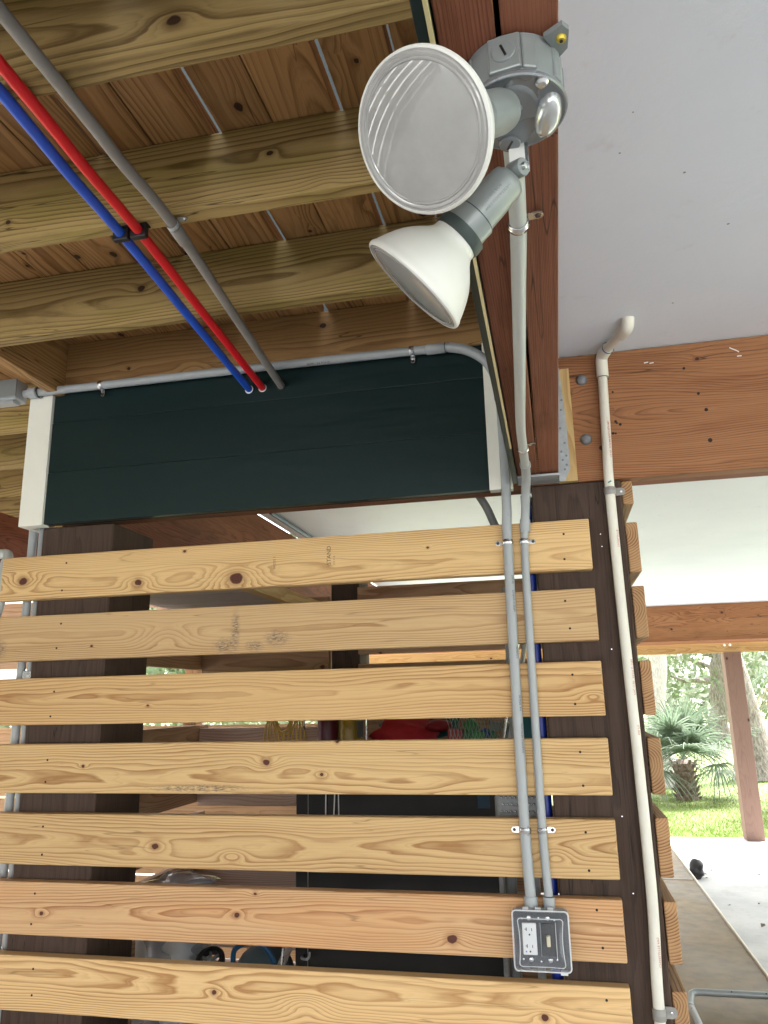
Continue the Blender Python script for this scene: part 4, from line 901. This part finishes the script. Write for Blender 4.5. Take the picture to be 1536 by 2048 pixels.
# added unseen screen: its gaps stripe the lens reflection, its boards cut left light
sc_ = thing('lens_stripe_screen', 'unseen boarded screen added at the far left so its gaps reflect as stripes in the lens', 'board wall', (-4.9, -3, 0))
for i in range(8):
    z = .03 + i * .315
    bd('board', -4.93, -4.90, -6.3, -1.2, z, z + .27, post_w, sc_, 'y', bev=.002)
for y in (-6.2, -3.7, -1.3): bd('post', -5.03, -4.931, y, y + .1, 0, 2.6, post_w, sc_, 'z', bev=.002)

# ================================================================== OUTSIDE: lawn, leaves, palms, trees
random.seed(11)
vs = []; fs = []
for k in range(42000):
    y = 7.84 + (random.random() ** 1.7) * 9; x = random.uniform(.4 + (y - 8) * .06, 3.4 + (y - 8) * .42); h = random.uniform(.015, .045)
    a = random.uniform(0, 6.28); w = .004; dx, dy = math.cos(a) * w, math.sin(a) * w; lx, ly = random.uniform(-.02, .02), random.uniform(-.02, .02)
    i = len(vs); vs += [(x - dx, y - dy, -.05), (x + dx, y + dy, -.05), (x + lx, y + ly, -.05 + h)]; fs.append((i, i + 1, i + 2))
kind(mesh_obj('grass', vs, fs, blade_m, origin=(2, 10, 0)), 'stuff')
leafd = plain('dry_leaf', (.13, .085, .06), .8, var=.4, nscale=14)
vs = []; fs = []
for k in range(150):
    if k < 70: y = random.uniform(1.8, 7.7); x = random.uniform(.75, 2.6)
    else: y = random.uniform(7.9, 12.); x = random.uniform(1., 4.)
    a = random.uniform(0, 6.28); s = random.uniform(.012, .034); t = Vector((math.cos(a), math.sin(a), 0)); u = Vector((-t.y, t.x, 0)); c = Vector((x, y, .004 if y < 7.8 else -.01))
    i = len(vs); vs += [c - t * s, c + u * s * .5 + Vector((0, 0, s * .5)), c + t * s + Vector((0, 0, s * .3)), c - u * s * .5 + Vector((0, 0, s * .2))]; fs += [(i, i + 1, i + 2), (i, i + 2, i + 3)]
kind(mesh_obj('fallen_leaves', vs, fs, leafd), 'stuff')

def fan_frond(par, base, dirv, pet, R, droop, mat, nl=30, spread=250, seed=0):
    """a fan palm leaf: stalk and narrow pleated leaflets"""
    rnd = random.Random(seed); base = Vector(base); d = Vector(dirv).normalized(); tip = base + d * pet + Vector((0, 0, -pet * droop * .25))
    side = d.cross(Vector((0, 0, 1)));
    if side.length < .1: side = Vector((1, 0, 0))
    side.normalize(); up = side.cross(d).normalized()
    vs = []; fs = []
    def strip(p, q, w, n):
        i = len(vs); s = (q - p).cross(n).normalized() * w; vs.extend([p - s, p + s, q + s * .3, q - s * .3]); fs.append((i, i + 1, i + 2, i + 3))
    mid = base.lerp(tip, .5) + Vector((0, 0, pet * .06)); strip(base, mid, .011, up); strip(mid, tip, .009, up); strip(base, mid, .008, side); strip(mid, tip, .007, side)
    for k in range(nl):
        a = R_(-spread / 2 + spread * k / (nl - 1) + rnd.uniform(-2, 2)); r = R * (1 - .25 * abs(a) / 2.2) * rnd.uniform(.85, 1.05)
        ld_ = d * math.cos(a) + side * math.sin(a); p = tip.copy(); seg = 4; w0 = .016 * R / .55; i0 = len(vs)
        for s in range(seg + 1):
            t = s / seg; g_ = droop * t * t * r * rnd.uniform(.5, .75); pt_ = tip + ld_ * (r * t) + Vector((0, 0, -g_)) + up * (.04 * math.sin(t * 2))
            wd_ = w0 * (1 - t * .85) * (1.0 if s else .4); sd_ = ld_.cross(up).normalized() * wd_
            vs.extend([pt_ - sd_, pt_ + Vector((0, 0, wd_ * .5)), pt_ + sd_])
        for s in range(seg):
            b0 = i0 + s * 3; fs.extend([(b0, b0 + 1, b0 + 4, b0 + 3), (b0 + 1, b0 + 2, b0 + 5, b0 + 4)])
    return mesh_obj('frond', vs, fs, mat, par)
def palmetto(x, y, z0, th, label, nfr, R, seed, tr=.13, petl=.5, grp='fan palms on the lawn', crown=1., bark=boot_m, lo=-.5):
    rnd = random.Random(seed); p = thing('palmetto', label, 'palm', (x, y, z0), grp)
    prof = [(tr * 1.15, 0)] + [(tr * (1. + .12 * math.sin(k * 2.4)), th * k / 10) for k in range(1, 10)] + [(tr * .5, th)]
    tk = lathe('trunk', prof, (x, y, z0), (0, 0, 1), bark, p, 14)
    if bark is boot_m:
        for k in range(46):
            a = k * 2.4; zz = z0 + th * (k + 1) / 48; d = Vector((math.cos(a), math.sin(a), .55)).normalized(); t_ = Vector((-math.sin(a), math.cos(a), 0))
            c = Vector((x, y, zz)) + Vector((math.cos(a), math.sin(a), 0)) * tr * .95
            mesh_obj('boot', [c - t_ * .035 - Vector((0, 0, .04)), c + t_ * .035 - Vector((0, 0, .04)), c + d * .10 + t_ * .012, c + d * .10 - t_ * .012, c + d * .04 + Vector((0, 0, .02))], [(0, 1, 4), (1, 2, 4), (2, 3, 4), (3, 0, 4), (0, 3, 2, 1)], bark, tk)
    for k in range(nfr):
        a = k * 2.39996 + rnd.uniform(-.3, .3); e = lo + (1.45 - lo) * (1 - (k + .5) / nfr) ** .9
        d = Vector((math.cos(a) * math.cos(e), math.sin(a) * math.cos(e), math.sin(e)))
        fan_frond(p, (x, y, z0 + th * .97), d, petl * rnd.uniform(.75, 1.15), R * rnd.uniform(.85, 1.1), .55 + .5 * (e < .3), frond_d if (e < -.25 and rnd.random() < .5) else frond_m, seed=seed * 50 + k)
    return p
palmetto(1.78, 11.6, -.05, .62, 'young fan palm with a criss-crossed trunk on the lawn, left of the brown post', 22, .86, 1, .16, .62, lo=-.08)
palmetto(3.85, 10.6, -.05, 2.35, 'taller fan palm with fronds hanging in from the right, beyond the brown post', 22, .75, 2, .13, .66, lo=-.9)

def oak(nm, x, y, h, r, crown_r, label, seed, leaf, bark, lean=(0, 0), nleaf=5000, ch=None, size=.12, limbs=7, grp='trees around the house', flat=.75):
    rnd = random.Random(seed); p = thing(nm, label, 'tree', (x, y, -.05), grp)
    pts = []; rads = []
    for k in range(9):
        t = k / 8; pts.append((x + lean[0] * t + rnd.uniform(-.06, .06), y + lean[1] * t, -.05 + h * t)); rads.append(r * (1.35 if k == 0 else 1 - .45 * t))
    tk = tube('trunk', smoothpath(pts, 3), r, bark, p, 14, rads=[r * (1.35 - .35 * min(1, i / 3)) * (1 - .45 * i / 24) for i in range(25)])
    top = Vector(pts[-1]); cen = top + Vector((0, 0, crown_r * .45)) if ch is None else Vector((top.x, top.y, ch))
    cl = []
    for k in range(limbs):
        a = k * 2.4 + rnd.uniform(-.4, .4); e = rnd.uniform(-.1, .9); L = crown_r * rnd.uniform(.6, .95)
        st = Vector(pts[rnd.choice((5, 6, 7, 8))]); d = Vector((math.cos(a) * math.cos(e), math.sin(a) * math.cos(e), math.sin(e) * flat))
        P_ = [st + d * (L * s / 4) + Vector((rnd.uniform(-.2, .2), rnd.uniform(-.2, .2), rnd.uniform(-.15, .15))) * (s > 0) for s in range(5)]
        tube('limb', smoothpath(P_, 3), .1, bark, p, 7, rads=[max(.015, r * .38 * (1 - i / 12.5)) for i in range(13)])
        cl += [(P_[s], crown_r * rnd.uniform(.18, .34)) for s in (2, 3, 4)]
    for k in range(limbs * 2):
        v = Vector((rnd.gauss(0, 1), rnd.gauss(0, 1), rnd.gauss(0, .8))).normalized() * crown_r * rnd.uniform(.4, 1.)
        cl.append((cen + Vector((v.x, v.y, v.z * flat)), crown_r * rnd.uniform(.16, .32)))
    vs = []; fs = []
    for k in range(nleaf):
        c, rr_ = rnd.choice(cl); v = Vector((rnd.gauss(0, 1), rnd.gauss(0, 1), rnd.gauss(0, 1))).normalized() * rr_ * rnd.random() ** .45
        q_ = c + Vector((v.x, v.y, v.z * .75)); s = size * rnd.uniform(.5, 1.2)
        t_ = Vector((rnd.gauss(0, 1), rnd.gauss(0, 1), rnd.gauss(0, 1))).normalized(); u2 = t_.orthogonal().normalized()
        i = len(vs); vs += [q_ - t_ * s, q_ + u2 * s * .45, q_ + t_ * s, q_ - u2 * s * .45]; fs.append((i, i + 1, i + 2, i + 3))
    mesh_obj('crown', vs, fs, leaf, p); return p
oak('oak_tree', 3.55, 14.6, 5.0, .34, 4.2, 'big oak with rough bark standing close behind the brown post', 21, leaf_a, bark_oak, (-.5, .3), 2600, ch=5.6, size=.10)
oak('tall_tree', 1.70, 13.4, 6.0, .19, 3.0, 'pale straight trunk rising behind the young fan palm', 22, leaf_b, bark_pale, (.05, 0), 2000, ch=7.8, size=.12)
oak('oak_tree', -.8, 19, 3.6, .30, 4.0, 'oak seen through the slats and behind the left of the young palm', 23, leaf_a, bark_oak, (.4, 0), 2400, ch=4.2, size=.13)
oak('oak_tree', 4.6, 24, 3.2, .32, 4.6, 'far oak with low crown in the gap left of the brown post', 24, leaf_b, bark_oak, (.3, 0), 2400, ch=4.4, size=.16)
oak('oak_tree', 9.5, 22, 3.4, .35, 5.0, 'spreading oak at the right beyond the hanging palm fronds', 25, leaf_a, bark_oak, (-.4, 0), 3600, ch=4.6, size=.15)
oak('oak_tree', -9., 16, 3.4, .35, 5.0, 'oak far to the left beyond the enclosure', 26, leaf_b, bark_oak, (0, 0), 7000, ch=4.6, size=.15)
oak('oak_tree', -14., 4, 3.4, .35, 5.0, 'oak out on the left side of the deck', 27, leaf_a, bark_oak, (0, 0), 6000, ch=4.6, size=.16)
# far belt of woods that reads as one mass
vs = []; fs = []; rnd = random.Random(5)
for k in range(15000):
    a = rnd.uniform(-.9, .9); d = rnd.uniform(46, 62); x = math.sin(a) * d; y = math.cos(a) * d; hh = 3.4 + 1.2 * math.sin(a * 9) + 2 * math.sin(a * 23 + 1)
    z = hh * rnd.random() ** .8; s = rnd.uniform(.15, .4); t_ = Vector((rnd.gauss(0, 1), rnd.gauss(0, 1), rnd.gauss(0, 1))).normalized(); u2 = t_.orthogonal(); q_ = Vector((x, y, z))
    i = len(vs); vs += [q_ - t_ * s, q_ + u2 * s * .6, q_ + t_ * s, q_ - u2 * s * .6]; fs.append((i, i + 1, i + 2, i + 3))
kind(mesh_obj('far_woods', vs, fs, leaf_b), 'stuff')
